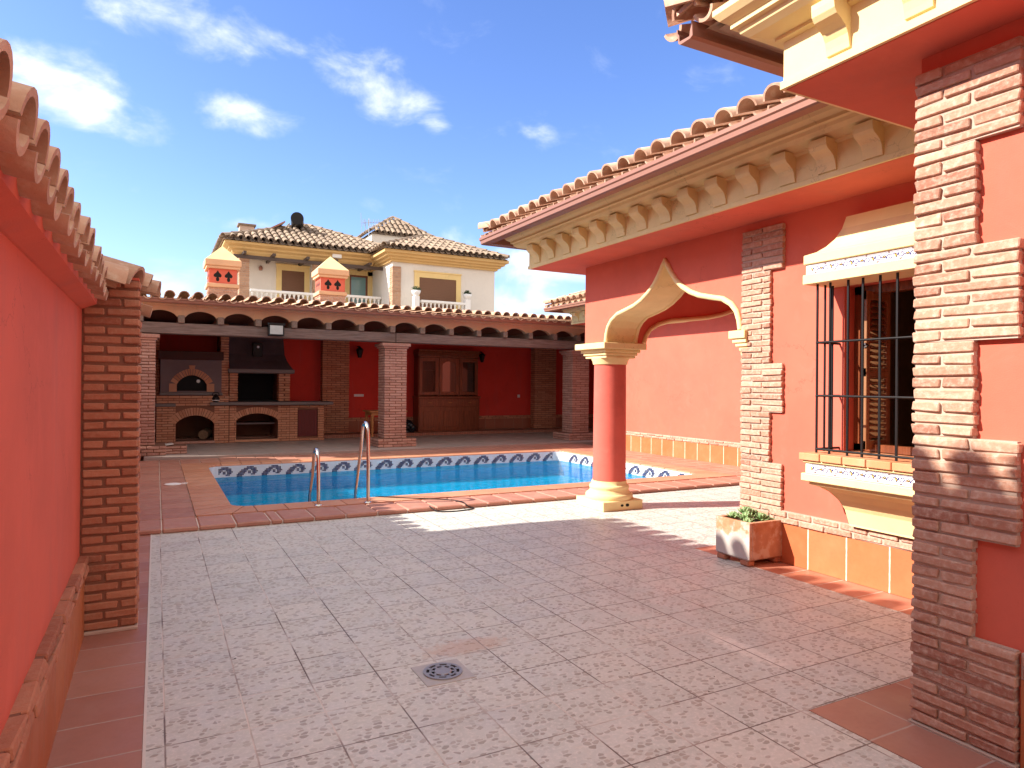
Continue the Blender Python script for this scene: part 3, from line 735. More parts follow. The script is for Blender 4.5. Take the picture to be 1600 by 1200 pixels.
roof_rows(q,(8.66,14.55-.247*28,3.515),(0,1,0),uv(1,0,S_),29,.247,lambda i:max(.15,min(1.6,(28-i)*.247+.1)),r=.098,n=6)
roof_rows(q,(8.75,14.62,3.515),(1,0,0),uv(0,-1,S_),14,.247,lambda i:min(1.6,i*.247+.15),r=.098,n=6)
barrel(q,(8.60,14.65,3.56),uv(1,-1,.25),(1,1,0),2.2,.11,.09,8,.016,False,0,176,.4,.015)
o=q.build('roof_tiles',m_tilec,V); fix_flat(o)
q=MB(); q.add([(8.68,7,3.50),(8.68,14.58,3.50),(10.68,12.6,4.2),(10.68,7,4.2)],[(0,1,2,3)]); q.add([(8.9,7,3.495),(8.9,14.4,3.495),(13,14.4,3.495),(13,7,3.495)],[(0,1,2,3)])
q.build('roof_deck',m_mortar,V)

# quoins
def quoin(front,y_top,wide,narrow,blocks,name,m,first_core=True):
    mb=MB(); ph=0
    for z0,z1,w in blocks:
        bricks_face(mb,'x',front,.05,y_top-w,y_top,z0,z1,PITCH,.24,ph,None,.0035,.012,-1)
        mb.box(front+.012,front+.05,y_top-w+.004,y_top-.003,z0,z1,0,1); ph+=round((z1-z0)/PITCH)
    return mb
# note bricks_face starts at a0 (near side); flip so that halves alternate from the far arris
blk=[(.012,.47,.43),(.47,.89,.262),(.89,1.32,.43),(1.32,1.74,.262),(1.74,2.15,.43),(2.15,2.6,.262),(2.6,2.97,.43)]
def quoin2(front,y_top,blocks,w=.24):
    mb=MB(); ph=0
    for z0,z1,wd in blocks:
        n_=round((z1-z0)/PITCH); p=(z1-z0)/n_
        mb.box(front+.012,front+.06,y_top-wd+.006,y_top-.006,z0,z1-.002,0,1)
        for i in range(n_):
            zb=z0+i*p+.006; zt=z0+(i+1)*p-.006
            if wd>.3: cuts=[0,.125,wd] if (i+ph)%2 else [0,.245,wd]
            else: cuts=[0,.125,wd] if (i+ph)%2 else [0,wd]
            for a,b_ in zip(cuts,cuts[1:]):
                a_=y_top-b_+(.006 if b_<wd else random.uniform(-.004,.004)); b2=y_top-a-(.006 if a>0 else random.uniform(-.004,.004))
                f=front+random.uniform(-.004,.004)
                mb.box(f,front+.065,a_,b2,zb+random.uniform(-.0015,.0015),zt+random.uniform(-.0015,.0015),.0045,0,.004)
        ph+=n_
    # return face on far side (faces +Y)
    return mb
q=quoin2(3.08,1.895,blk)
q.box(3.135,3.3,1.86,1.8935,.01,2.97,0,1)
q.box(3.07,3.3,1.46,1.90,.0,.012,.003,1)
q.build('brick_quoin',[m_brick,m_mortar],V)
blk2=[(.012,.45,.262),(.45,.87,.46),(.87,1.31,.262),(1.31,1.745,.46),(1.745,2.17,.262),(2.17,2.6,.0),(2.6,2.975,.46)]
blk2=[(.012,.43,.335),(.43,.86,.46),(.86,1.31,.335),(1.31,1.745,.46),(1.745,2.17,.335),(2.17,2.6,.335),(2.6,2.975,.46)]
blk2=[(.012,.43,.335),(.43,.86,.47),(.86,1.31,.335),(1.31,1.745,.47),(1.745,2.58,.335),(2.58,2.975,.47)]
q=quoin2(4.835,4.60,blk2)
q.build('brick_quoin',[m_brick,m_mortar],V)
# brick ledge over skirting + skirting tiles (far wing)
def ledge(mb,axis,plane,dirn,a0,a1,z0,z1):
    y=a0
    for k in range(2):
        zz0=z0+(z1-z0)/2*k+.003; zz1=z0+(z1-z0)/2*(k+1)-.005
        c_=a0+(.12 if k else 0); first=True
        if k: 
            if axis=='x': mb.box(plane,plane-dirn*.05,a0,a0+.11,zz0,zz1,.006,0,.004)
            else: mb.box(a0,a0+.11,plane,plane-dirn*.05,zz0,zz1,.006,0,.004)
        while c_<a1-.03:
            e=min(c_+.24,a1); f=plane+random.uniform(-.005,.005)
            if axis=='x': mb.box(f,plane-dirn*.05,c_+.004,e-.006,zz0,zz1,.006,0,.004)
            else: mb.box(c_+.004,e-.006,f,plane-dirn*.05,zz0,zz1,.006,0,.004)
            c_+=.25
    if axis=='x': mb.box(plane-dirn*.012,plane-dirn*.05,a0,a1,z0,z1,0,1)
    else: mb.box(a0,a1,plane-dirn*.012,plane-dirn*.05,z0,z1,0,1)
q=MB(); ledge(q,'x',4.835,-1,1.95,4.26,.35,.455); q.build('brick_ledge',[m_brick,m_mortar],V)
q=MB(); q.box(4.852,4.869,1.95,4.26,.004,.348); q.build('skirting',m_skR,V)
q=MB(); ledge(q,'x',3.09,-1,-5,1.455,.36,.465); q.build('brick_ledge',[m_brick,m_mortar],V)
q=MB(); q.box(3.10,3.119,-5,1.455,.004,.358); q.build('skirting',m_skL,V)
q=MB(); ledge(q,'x',9.62,-1,4.7,13.6,.40,.49); q.build('brick_ledge',[m_brick,m_mortar],V)
q=MB(); q.box(9.632,9.649,4.7,13.64,.05,.398); q.build('skirting',m_skR,V)

# window hood, sill, grille
HX=4.55
q=MB()
# hood: stepped moulding + flared top
q.box(HX-.02,W2,2.15,3.675,2.345,2.42,.004); q.box(HX,W2,2.16,3.66,2.42,2.50,.002); q.box(HX-.02,W2,2.15,3.67,2.50,2.575,.006)
# concave flared canopy (profile narrows upward in both depth and width)
ys=[(3.665,2.575,HX-.01),(3.60,2.60,HX+.05),(3.555,2.64,HX+.10),(3.515,2.70,HX+.155),(3.49,2.78,HX+.20),(3.475,2.875,HX+.23)]
lo=2.16
for (ya,za,xa),(yb,zb,xb) in zip(ys,ys[1:]):
    la=lo+(3.665-ya); lb=lo+(3.665-yb)
    q.add([(xa,la,za),(xa,ya,za),(xb,yb,zb),(xb,lb,zb)],[(0,1,2,3)]); q.add([(xa,ya,za),(W2,ya,za),(W2,yb,zb),(xb,yb,zb)],[(0,1,2,3)]); q.add([(xa,la,za),(xb,lb,zb),(W2,lb,zb),(W2,la,za)],[(0,1,2,3)])
yb,zb,xb=ys[-1]; q.add([(xb,lo+(3.665-yb),zb),(xb,yb,zb),(W2,yb,zb),(W2,lo+(3.665-yb),zb)],[(0,1,2,3)])
hood=q.build('window_hood',m_cream,V)
q=MB()
q.box(4.50,W2,2.15,3.655,.80,.86,.006); q.box(4.525,W2,2.16,3.63,.86,.945,.002); q.box(4.505,W2,2.15,3.64,.945,.965,.004); q.box(4.54,W2,2.17,3.61,.77,.80,.004)
ps=[(3.60,.77,4.56),(3.56,.755,4.60),(3.52,.72,4.66),(3.485,.66,4.72),(3.46,.58,4.77),(3.445,.47,4.80),(3.44,.455,4.80)]
for (ya,za,xa),(yb,zb,xb) in zip(ps,ps[1:]):
    la=2.17+(3.60-ya); lb=2.17+(3.60-yb)
    q.add([(xa,la,za),(xa,ya,za),(xb,yb,zb),(xb,lb,zb)],[(0,1,2,3)]); q.add([(xa,ya,za),(W2,ya,za),(W2,yb,zb),(xb,yb,zb)],[(0,1,2,3)])
sill=q.build('window_sill',m_cream,V)
q=MB()
for i in range(8): q.box(4.485,4.86,3.665-.19*(i+1)+.004,3.665-.19*i-.004,.965,1.02,.004)
q.box(4.86,5.1,2.26,3.54,.97,1.025)
q.build('sill_tiles',terr('sill_terracotta',(.60,.24,.11),(.68,.30,.15),(.62,.34,.2)),sill)
# azulejo strips with scroll ornament
def scrolls(mb,x,y0,y1,z0,z1):
    H_=z1-z0; L=.17; y=y1
    def rib(pts,w,mi):
        for (a,b_),(c_,d) in zip(pts,pts[1:]):
            dx,dy=c_-a,d-b_; l=math.hypot(dx,dy) or 1; nx,ny=-dy/l*w/2,dx/l*w/2
            mb.add([(x,a+nx,b_+ny),(x,c_+nx,d+ny),(x,c_-nx,d-ny),(x,a-nx,b_-ny)],[(0,1,2,3)],mi)
    zc=(z0+z1)/2
    while y>y0:
        for s_ in (1,-1):
            c0=y-L*.25-(L*.5 if s_<0 else 0)
            sp=[(c0+(.006+.020*t_/9)*math.cos(t_*.75),zc+s_*.006+(.006+.020*t_/9)*math.sin(t_*.75)*s_) for t_ in range(10)]
            rib(sp,.0055,1)
            rib([(c0+.026,zc+s_*.012),(c0+.034,zc-s_*.004),(c0+.044,zc-s_*.018)],.006,1)
            for q_ in range(3):
                a=q_*1.3+.4; rib([(c0-.034+.004*math.cos(a),zc-s_*.006+.004*math.sin(a)),(c0-.034+.015*math.cos(a),zc-s_*.006+.015*math.sin(a))],.008,1)
            rib([(c0+.0,zc-s_*.026),(c0+.014,zc-s_*.029)],.009,3)
        rib([(y-.004,zc-.012),(y+.004,zc+.012)],.012,2)
        rib([(y-L/2-.012,zc),(y-L/2+.012,zc)],.010,2)
        y-=L
    for zz in (z0+.005,z1-.005): rib([(y0,zz),(y1,zz)],.003,1)
q=MB(); q.box(HX-.004,HX,2.17,3.652,2.423,2.497); scrolls(q,HX-.006,2.2,3.60,2.427,2.493); q.build('azulejo_frieze',[m_azw,m_azb,m_azy,m_azbr],hood)
q=MB(); q.box(4.521,4.526,2.17,3.622,.864,.941); scrolls(q,4.519,2.2,3.57,.868,.938); q.build('azulejo_frieze',[m_azw,m_azb,m_azy,m_azbr],sill)
GX=4.60
gr=MB(); 
for y in (3.59,3.476,3.323,3.203,3.069,2.941,2.805,2.68,2.55,2.42,2.29): gr.box(GX-.006,GX+.006,y-.007,y+.007,1.02,2.345)
for x in (GX+.09,GX+.18): gr.box(x-.006,x+.006,3.584,3.596,1.03,2.345)
for z in (1.886,1.468,1.05): gr.tube([(GX,2.2,z),(GX,3.597,z)],.009,8); gr.tube([(GX,3.59,z),(W2+.01,3.59,z)],.009,8)
gr.build('window_grille',m_iron,V)
wn=MB(); 
for a in ((W2+.12,W2+.19,WY0,WY0+.07,WZ0+.01,WZ1),(W2+.12,W2+.19,WY1-.07,WY1,WZ0+.01,WZ1),(W2+.12,W2+.19,WY0,WY1,WZ1-.07,WZ1),(W2+.12,W2+.19,WY0,WY1,WZ0+.01,WZ0+.07),): wn.box(*a,.004)
win=wn.build('window_frame',m_dwood,V)
# open louvred shutter leaf folded perpendicular, near the left jamb, & inner casement with curtain
sh=MB(); ys_=3.40
sx0,sx1=W2+.04,W2+.34
sh.box(sx0,sx0+.045,ys_-.015,ys_+.015,WZ0+.03,WZ1-.05,.003); sh.box(sx1-.045,sx1,ys_-.015,ys_+.015,WZ0+.03,WZ1-.05,.003)
for z in (WZ0+.03,1.62,WZ1-.12): sh.box(sx0,sx1,ys_-.014,ys_+.014,z,z+.07,.003)
z=WZ0+.12
while z<WZ1-.14:
    sh.add([(sx0+.045,ys_-.02,z),(sx1-.045,ys_-.02,z),(sx1-.045,ys_+.02,z+.035),(sx0+.045,ys_+.02,z+.035),(sx0+.045,ys_-.02,z+.006),(sx1-.045,ys_-.02,z+.006),(sx1-.045,ys_+.02,z+.041),(sx0+.045,ys_+.02,z+.041)],[(0,1,2,3),(4,7,6,5),(0,4,5,1),(3,2,6,7)]); z+=.047
sh.build('shutter',wood('shutter_wood',(.20,.08,.03),(.32,.15,.07),2,.4),win)
cas=MB(); 
for a in ((5.28,5.33,2.30,2.36),(5.28,5.33,2.86,2.92)): cas.box(*a,1.05,2.30,.004)
for z in (1.05,1.45,1.85,2.24): cas.box(5.28,5.33,2.36,2.86,z,z+.05,.004)
cas.build('casement',m_dwood,win)
cu=MB(); N=60
vs=[];
for i in range(N+1):
    y=2.34+.5*i/N; x=5.42+.02*math.sin(i*.9)+.008*math.sin(i*2.3); vs+=[(x,y,1.03),(x,y,2.28)]
cu.add(vs,[(2*i,2*i+2,2*i+3,2*i+1) for i in range(N)],0,True); cu.build('curtain',simple('sheer_curtain',(.55,.55,.56),.9),win)
q=MB(); q.tube([(W2+.02,3.36,1.86),(W2-.03,3.36,1.86)],.008,6); q.lathe([(.02,0),(.025,.015),(.015,.03)],0,0,10)
for i in range(len(q.v)-50,len(q.v)): pass
q.v=[(a,b_,c_) if abs(a)>1 else (W2-.03+c_,3.36+a,1.86+b_) for a,b_,c_ in q.v]; q.build('knob',m_steel,win)

m_redg=plaster('red_plaster_shade',(.60,.045,.03),.08)  # same red paint as the villa, shade tone put into the colour
m_bricko=brick('oven_brick',(.50,.22,.12),(.58,.29,.17),(.42,.17,.09),(.56,.36,.24),.3)
# ================================================================== GALLERY
PF=.09
sheet('gallery_floor',[(-.2,13,14.45,18.0)],PF,m_pflo,.12)
pg=thing('covered_gallery',(5,16,PF),'open poolside gallery with brick columns, dark wooden beam, small arches and tiled roof','gallery')
BY=18.9
q=MB(); q.box(-.6,14,BY,BY+.3,-.1,3.1); q.box(-.9,-.55,15.3,BY,-.1,3.1); q.box(13.6,13.9,15.3,BY,0,3.1); q.build('wall',m_redg,pg)
q=MB(); q.box(-.5,13.5,18.0,BY,.0,.17); q.build('step',m_step,pg)
q=MB(); q.box(-.5,13.5,BY-.02,BY,.17,.48); q.build('skirting',m_skP,pg)
q=MB(); ledge(q,'y',BY-.03,-1,-.5,13.5,.48,.58); q.build('brick_ledge',[m_bricko,m_mortard],pg)
for x0,x1 in ((-.52,-.02),(4.62,5.15),(9.72,10.25)):
    q=MB(); brick_post(q,x0,x1,15.05,15.55,.28,2.36,.062); c=q.build('brick_column',[m_brickp,m_mortard],pg)
    q=MB(); brick_post(q,x0-.18,x1+.2,14.9,15.73,PF,.28,.062); q.build('plinth',[m_brickp,m_mortard],c)
    q=MB(); q.box(x0-.03,x1+.03,15.02,15.58,2.36,2.40,.006); q.box(x0-.075,x1+.075,14.98,15.62,2.40,2.475,.012); q.build('capital',m_brickp,c)
for x0,x1 in ((3.99,4.72),(10.62,11.42)):
    q=MB(); brick_post(q,x0,x1,BY-.26,BY+.02,.17,2.9,.062); q.build('brick_pilaster',[m_bricko,m_mortard],pg)
q=MB(); q.box(-.6,4.9,15.12,15.42,2.50,2.72,.012); q.build('beam',m_beam,pg)
q=MB(); q.box(4.91,13.6,15.12,15.42,2.50,2.72,.012); q.build('beam',m_beam,pg)
# rafters
cent=[.433-.73*1+.73*i for i in range(0,20)]
for x in cent:
    if x>13.4: break
    q=MB(); q.box(x-.06,x+.06,15.06,BY,2.721,2.87,.008); q.build('rafter',m_raft,pg)
# arched fascia
q=MB(); fy0,fy1=15.20,15.34
for a,b_ in zip(cent,cent[1:]):
    if a>13: break
    u0,u1=a+.065,b_-.065; N=10; base=2.845; rise=.135
    pts=[(u0+(u1-u0)*i/N, base+rise*math.sin(math.pi*(i/N))**.62) for i in range(N+1)]
    for (p,zp),(r_,zr) in zip(pts,pts[1:]):
        q.add([(p,fy0,zp),(r_,fy0,zr),(r_,fy0,3.1),(p,fy0,3.1),(p,fy1,zp),(r_,fy1,zr),(r_,fy1,3.1),(p,fy1,3.1)],[(0,1,2,3),(4,7,6,5),(0,4,5,1)])
    q.box(b_-.065,b_+.065,fy0,fy1,2.87,3.1)
q.box(-.9,cent[0]+.065,fy0,fy1,2.87,3.1)
q.sweep([(-.9,fy0),(13.8,fy0)],[(0,3.06),(-.02,3.07),(-.05,3.09),(-.05,3.12),(0,3.12)],1)
q.build('fascia',m_cream2,pg)
q=MB(); q.box(-.9,13.9,15.345,BY+.4,3.0,3.08); q.build('ceiling',plaster('brick_vault',(.16,.06,.035),.2),pg)
mb=MB(); zb=3.085; pf=[(-.12,zb+.09),(0,zb+.09),(.005,zb+.02),(.02,zb),(.09,zb),(.105,zb+.02),(.11,zb+.06),(.125,zb+.07),(.125,zb+.095),(.115,zb+.095),(.1,zb+.07),(.09,zb+.03),(.02,zb+.03),(.012,zb+.09)]
mb.sweep([(13.8,14.95),(-.9,14.95)],pf,1); mb.build('gutter',m_gut,pg)
q=MB(); up=uv(0,1,.07)
roof_rows(q,(-.8,14.78,3.175),(1,0,0),up,57,.255,lambda i:4.3,r=.10,n=8,segs=1.1,th=.016)
o=q.build('roof_tiles',m_tilec,pg); fix_flat(o)
q=MB(); q.add([(-.9,14.86,3.165),(13.9,14.86,3.165),(13.9,19.5,3.48),(-.9,19.5,3.48)],[(0,1,2,3)]); q.add([(-.9,19.5,3.48),(13.9,19.5,3.48),(13.9,19.5,0),(-.9,19.5,0)],[(0,1,2,3)]); q.build('roof_deck',m_mortar,pg)

# chimneys
def spade(cx,cz,s):
    return [(cx+a*s,cz+b_*s) for a,b_ in ((0,.5),(.12,.3),(.3,.12),(.34,-.02),(.22,-.14),(.09,-.1),(.14,-.3),(.1,-.45),(0,-.5),(-.1,-.45),(-.14,-.3),(-.09,-.1),(-.22,-.14),(-.34,-.02),(-.3,.12),(-.12,.3))]
def chimney(cx,w,lab):
    c=thing('chimney',(cx,18.5,3.2),lab,'chimney','chimneys on the gallery roof')
    h=w/2; y0=18.5-.05; yc=y0+h
    q=MB(); brick_post(q,cx-h*.86,cx+h*.86,y0+h*.14,y0+w-h*.14,3.2,3.93,.062); q.build('brick_shaft',[m_brick,m_mortar],c)
    q=MB(); q.box(cx-h*.95,cx+h*.95,y0+h*.05,y0+w-h*.05,3.93,4.03,.01); q.build('ledge',m_cream2,c)
    q=MB(); q.box(cx-h*.82,cx+h*.82,y0+h*.18,y0+w-h*.18,4.03,4.40); bx=q.build('box',m_red,c)
    q=MB()
    for dx in (-.32,.32):
        q.prism(spade(cx+dx*h,4.22,.28),'y',y0+h*.18-.004,y0+h*.18+.02)
        q.prism([(y,z) for y,z in spade(yc+dx*h,4.22,.28)],'x',cx-h*.82-.004,cx-h*.82+.02)
    q.build('vent_dark_shape',m_dark,bx)  # flat black spades painted on for the dark inside the openings
    q=MB(); q.box(cx-h*.98,cx+h*.98,y0+h*.02,y0+w-h*.02,4.40,4.47,.008); q.box(cx-h*1.06,cx+h*1.06,y0-h*.06,y0+w+h*.06,4.47,4.63,.012); q.build('cap_slab',m_cream2,c)
    q=MB(); a=h*1.02; q.add([(cx-a,yc-a,4.63),(cx+a,yc-a,4.63),(cx+a,yc+a,4.63),(cx-a,yc+a,4.63),(cx,yc,5.04)],[(0,1,4),(1,2,4),(2,3,4),(3,0,4),(3,2,1,0)]); q.build('pyramid_cap',m_cream,c)
chimney(1.47,.80,'left red and cream pyramid capped chimney above the arched oven')
chimney(4.22,.80,'right red and cream pyramid capped chimney in front of the balcony')

# ---------------- ovens and barbecue
m_slab=simple('stone_slab',(.16,.13,.12),.6,.15,8,.2)
m_mauve=plaster('grey_render',(.17,.125,.125),.1)
def arch_pts(x0,x1,zs,zt,n=12):
    w=x1-x0; return [(x0+w*i/n, zs+(zt-zs)*math.sin(math.pi*i/n)**.7) for i in range(n+1)]
def arch_front(mb,x0,x1,z0,z1,ax0,ax1,az0,azs,azt,yf,yb,mi=0):
    mb.box(x0,ax0,yf,yb,z0,z1,0,mi); mb.box(ax1,x1,yf,yb,z0,z1,0,mi)
    if az0>z0: mb.box(ax0,ax1,yf,yb,z0,az0,0,mi)
    for (p,zp),(r_,zr) in zip(arch_pts(ax0,ax1,azs,azt),arch_pts(ax0,ax1,azs,azt)[1:]):
        mb.add([(p,yf,zp),(r_,yf,zr),(r_,yf,z1),(p,yf,z1),(p,yb,zp),(r_,yb,zr),(r_,yb,z1),(p,yb,z1)],[(0,1,2,3),(4,7,6,5),(0,4,5,1),(3,2,6,7)],mi)
def voussoirs(mb,x0,x1,zs,zt,w,yf,k=15,mi=0):
    P=arch_pts(x0,x1,zs,zt,48); 
    for i in range(k):
        a=P[int(48*i/k)]; b_=P[int(48*(i+1)/k)]
        def nrm(p):
            i_=P.index(p); q0=P[max(0,i_-2)];q1=P[min(48,i_+2)]; dx,dz=q1[0]-q0[0],q1[1]-q0[1]; l=math.hypot(dx,dz); return (-dz/l,dx/l)
        na,nb_=nrm(a),nrm(b_); g_=.006; dx,dz=b_[0]-a[0],b_[1]-a[1]; l=math.hypot(dx,dz); ux,uz=dx/l*g_,dz/l*g_
        pts=[(a[0]+ux,a[1]+uz),(b_[0]-ux,b_[1]-uz),(b_[0]+nb_[0]*w-ux,b_[1]+nb_[1]*w-uz),(a[0]+na[0]*w+ux,a[1]+na[1]*w+uz)]
        mb.prism(pts,'y',yf-.012,yf+.03,mi)
def bricked(name,par,x0,x1,z0,z1,yf,holes=()):
    """thin brick facing on front at y=yf leaving rectangular holes"""
    mb=MB(); n_=round((z1-z0)/.06); p=(z1-z0)/n_
    for i in range(n_):
        zb=z0+i*p+.006; zt=z0+(i+1)*p-.006; x=x0-(.12 if i%2 else 0)
        while x<x1:
            a=max(x,x0)+.005; b_=min(x+.24,x1)-.005; x+=.24
            if b_-a<.03: continue
            segs=[(a,b_)]
            for hx0,hx1,fn in holes:
                ns=[]
                for s0,s1 in segs:
                    if fn((s0+s1)/2 if hx0<(s0+s1)/2<hx1 else (hx0+hx1)/2,zb,zt):
                        if s1<=hx0 or s0>=hx1: ns.append((s0,s1)); continue
                        if s0<hx0: ns.append((s0,hx0))
                        if s1>hx1: ns.append((hx1,s1))
                    else: ns.append((s0,s1))
                segs=ns
            for s0,s1 in segs:
                if s1-s0>.02: mb.box(s0,s1,yf-.012+random.uniform(-.003,.003),yf+.02,zb,zt,.004)
    return mb.build(name,m_bricko,par)
OY=17.45
ov=thing('brick_oven',(.8,17.9,PF),'arched brick bread oven in grey render with dark canopy at the left of the gallery','oven')
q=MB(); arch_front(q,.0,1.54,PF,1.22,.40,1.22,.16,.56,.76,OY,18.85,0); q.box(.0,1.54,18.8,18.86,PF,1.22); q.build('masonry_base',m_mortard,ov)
def hole(x0,x1,z0,zs,zt):
    def fn(xc,zb,zt_):
        f=(xc-x0)/(x1-x0); f=min(max(f,0),1); top=zs+(zt-zs)*math.sin(math.pi*f)**.7+.16
        return zb<top and zt_>z0
    return (x0,x1,fn)
bricked('brick_facing',ov,.0,1.54,PF,1.22,OY,[(.40,1.22,lambda xc,zb,zt_: .14<zt_ and zb<.93)])
q=MB(); voussoirs(q,.40,1.22,.56,.76,.18,OY,17); q.box(.0,.40,OY-.02,OY+.4,.98,1.04,.006,1)
q.build('arch_bricks',[m_bricko,m_slab],ov)
q=MB(); q.box(.38,1.24,OY-.04,OY+.3,.10,.155,.006); q.build('threshold',m_brickp,ov)
q=MB(); q.box(-.02,.40,OY-.06,OY+.6,.965,1.035,.01); q.box(1.12,4.0,OY-.08,18.3,.99,1.07,.012); q.build('worktop',m_slab,ov)
UY=OY+.12
q=MB(); arch_front(q,.08,1.38,1.30,2.06,.42,1.06,1.33,1.48,1.70,UY,UY+.35); q.box(.08,1.38,UY+.35,18.86,1.30,2.06); q.build('oven_body',m_mauve,ov)
q=MB(); q.box(.06,1.40,UY-.06,UY+.4,1.225,1.30,.01); q.build('mantel',m_slab,ov)
q=MB(); q.box(.26,.42,UY-.025,UY,1.31,1.50); q.box(1.06,1.22,UY-.025,UY,1.31,1.50); voussoirs(q,.42,1.06,1.48,1.70,.15,UY-.005,15); q.prism([(.69,1.84),(.79,1.84),(.81,1.93),(.67,1.93)],'y',UY-.03,UY+.0); q.build('oven_surround',m_bricko,ov)
q=MB(); q.box(.42,1.06,UY+.10,UY+.12,1.31,1.74); d=q.build('oven_door',m_dark,ov)
q=MB(); q.lathe([(.04,0),(.04,.012)],0,0,20); q.v=[(.88+a,UY+.098-c_,1.56+b_) for a,b_,c_ in q.v]; q.build('thermometer',m_white,d)
q=MB(); q.box(.02,1.42,UY-.06,18.86,2.06,2.26,.01); q.build('canopy',simple('canopy_brown',(.06,.02,.015),.8),ov)
q=MB(); brick_post(q,-.5,.06,OY+.4,OY+.7,1.08,2.95,.062); q.build('brick_post',[m_bricko,m_mortard],ov)
q=MB(); brick_post(q,1.36,1.54,OY+.14,OY+.5,1.08,2.95,.062); q.box(1.37,1.53,OY+.5,18.85,1.08,3.0,0,1); q.build('brick_post',[m_bricko,m_mortard],ov)
# log in the wood store
q=MB(); q.tube([(1.0,17.75,.28),(1.12,18.2,.30)],[.11,.12],14); tag(q.build('firewood_log',wood('log_wood',(.16,.09,.05),(.26,.16,.09),1,.9),origin=(1.05,17.9,.17)),'cut log lying in the dark arched store below the oven','log')

bb=thing('barbecue',(2.3,17.9,PF),'brick barbecue with black hearth, grey shelf and dark flared hood beside the oven','barbecue')
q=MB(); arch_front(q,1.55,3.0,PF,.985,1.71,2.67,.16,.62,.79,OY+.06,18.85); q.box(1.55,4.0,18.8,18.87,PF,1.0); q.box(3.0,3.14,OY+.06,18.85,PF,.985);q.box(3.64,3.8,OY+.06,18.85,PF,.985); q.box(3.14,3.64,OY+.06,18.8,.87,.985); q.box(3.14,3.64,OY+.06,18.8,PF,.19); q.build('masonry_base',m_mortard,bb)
bricked('brick_facing',bb,1.55,2.95,PF,.98,OY+.06,[(1.71,2.67,lambda xc,zb,zt_: .14<zt_ and zb<.93)])
bricked('brick_facing',bb,2.95,3.8,PF,.98,OY+.06,[(3.14,3.64,lambda xc,zb,zt_: .19<zt_ and zb<.87)])
q=MB(); voussoirs(q,1.71,2.67,.62,.79,.15,OY+.06,19); q.box(1.68,2.7,OY+.02,OY+.3,.10,.155,.006); q.build('arch_bricks',m_bricko,bb)
q=MB(); q.box(1.73,2.65,17.9,18.6,.50,.54); q.build('store_shelf',m_mauve,bb)
q=MB(); q.box(3.15,3.63,OY+.07,OY+.1,.2,.86,.004)
for i in range(7): q.box(3.18+i*.062,3.225+i*.062,OY+.055,OY+.07,.23,.83,.003)
q.build('cupboard_door',simple('door_oxblood',(.13,.012,.01),.6),bb)
HYF=OY+.16
for a,b_ in ((1.56,1.75),(2.70,2.97)):
    q=MB(); brick_post(q,a,b_,HYF,HYF+.3,1.08,1.77,.062); q.box(a+.01,b_-.01,HYF+.3,18.85,1.08,1.77,0,1); q.build('brick_cheek',[m_bricko,m_mortard],bb)
q=MB(); q.box(1.75,2.70,HYF+.12,18.86,1.08,1.10); q.box(1.75,2.70,18.6,18.84,1.08,1.8); q.build('hearth',m_dark,bb)
q=MB(); q.box(1.52,3.06,HYF-.12,18.85,1.77,1.87,.012); q.build('hood_shelf',simple('shelf_grey',(.17,.14,.13),.7),bb)
q=MB(); hp_=[(3.03,1.87,HYF-.08),(2.98,1.95,HYF),(2.92,2.08,HYF+.15),(2.88,2.25,HYF+.3),(2.87,2.6,HYF+.42),(2.87,3.0,HYF+.42)]
for (xa,za,ya),(xb,zb_,yb) in zip(hp_,hp_[1:]):
    q.add([(1.55,ya,za),(xa,ya,za),(xb,yb,zb_),(1.55,yb,zb_)],[(0,1,2,3)]); q.add([(xa,ya,za),(xa,18.85,za),(xb,18.85,zb_),(xb,yb,zb_)],[(0,1,2,3)])
q.build('hood',plaster('hood_dark',(.075,.05,.055),.2),bb)
# spotlight on the hood
sp=thing('spotlight',(2.2,HYF+.2,2.5),'black box spotlight fixed on the barbecue hood','lamp')
q=MB(); q.box(2.10,2.32,HYF+.12,HYF+.3,2.18,2.52,.01); q.build('housing',m_iron,sp)
q=MB(); q.lathe([(.03,0),(.03,.01)],0,0,12); q.v=[(2.22+a,HYF+.118-c_,2.42+b_) for a,b_,c_ in q.v]; q.build('lens',m_white,sp)
# kettle
kt=thing('kettle',(1.25,OY+.05,1.07),'small black kettle with white band on the end of the worktop','kettle')
q=MB(); q.lathe([(.06,1.071),(.085,1.10),(.09,1.16),(.06,1.22),(.03,1.235),(.012,1.26)],1.25,OY+.02,20); q.tube([(1.33,OY+.02,1.12),(1.40,OY+.02,1.20)],.014,8); q.build('body',m_iron,kt)
q=MB(); q.tube(smooth([(1.18,OY+.02,1.20),(1.18,OY+.02,1.30),(1.32,OY+.02,1.30),(1.32,OY+.02,1.20)]),.009,8); q.build('handle',m_iron,kt)
q=MB(); q.lathe([(.088,1.10),(.092,1.12)],1.25,OY+.02,20); q.build('band',m_white,kt)

# brick block with leaning tile
q=MB(); brick_post(q,.03,.56,15.15,15.6,PF,.245,.052); tag(q.build('brick_block',[m_brickp,m_mortard],origin=(.3,15.4,PF)),'low block of bricks at the foot of the left gallery column','bricks')
q=MB(); q.box(-.14,.14,-.12,.12,0,.018,.003); o=q.build('loose_slab',simple('pale_tile',(.6,.58,.55),.5),origin=(0,0,0)); o.location=(.17,15.30,.262); o.rotation_euler=(R(0),R(-7),R(6)); tag(o,'loose pale slab lying tilted on the low brick block','slab')

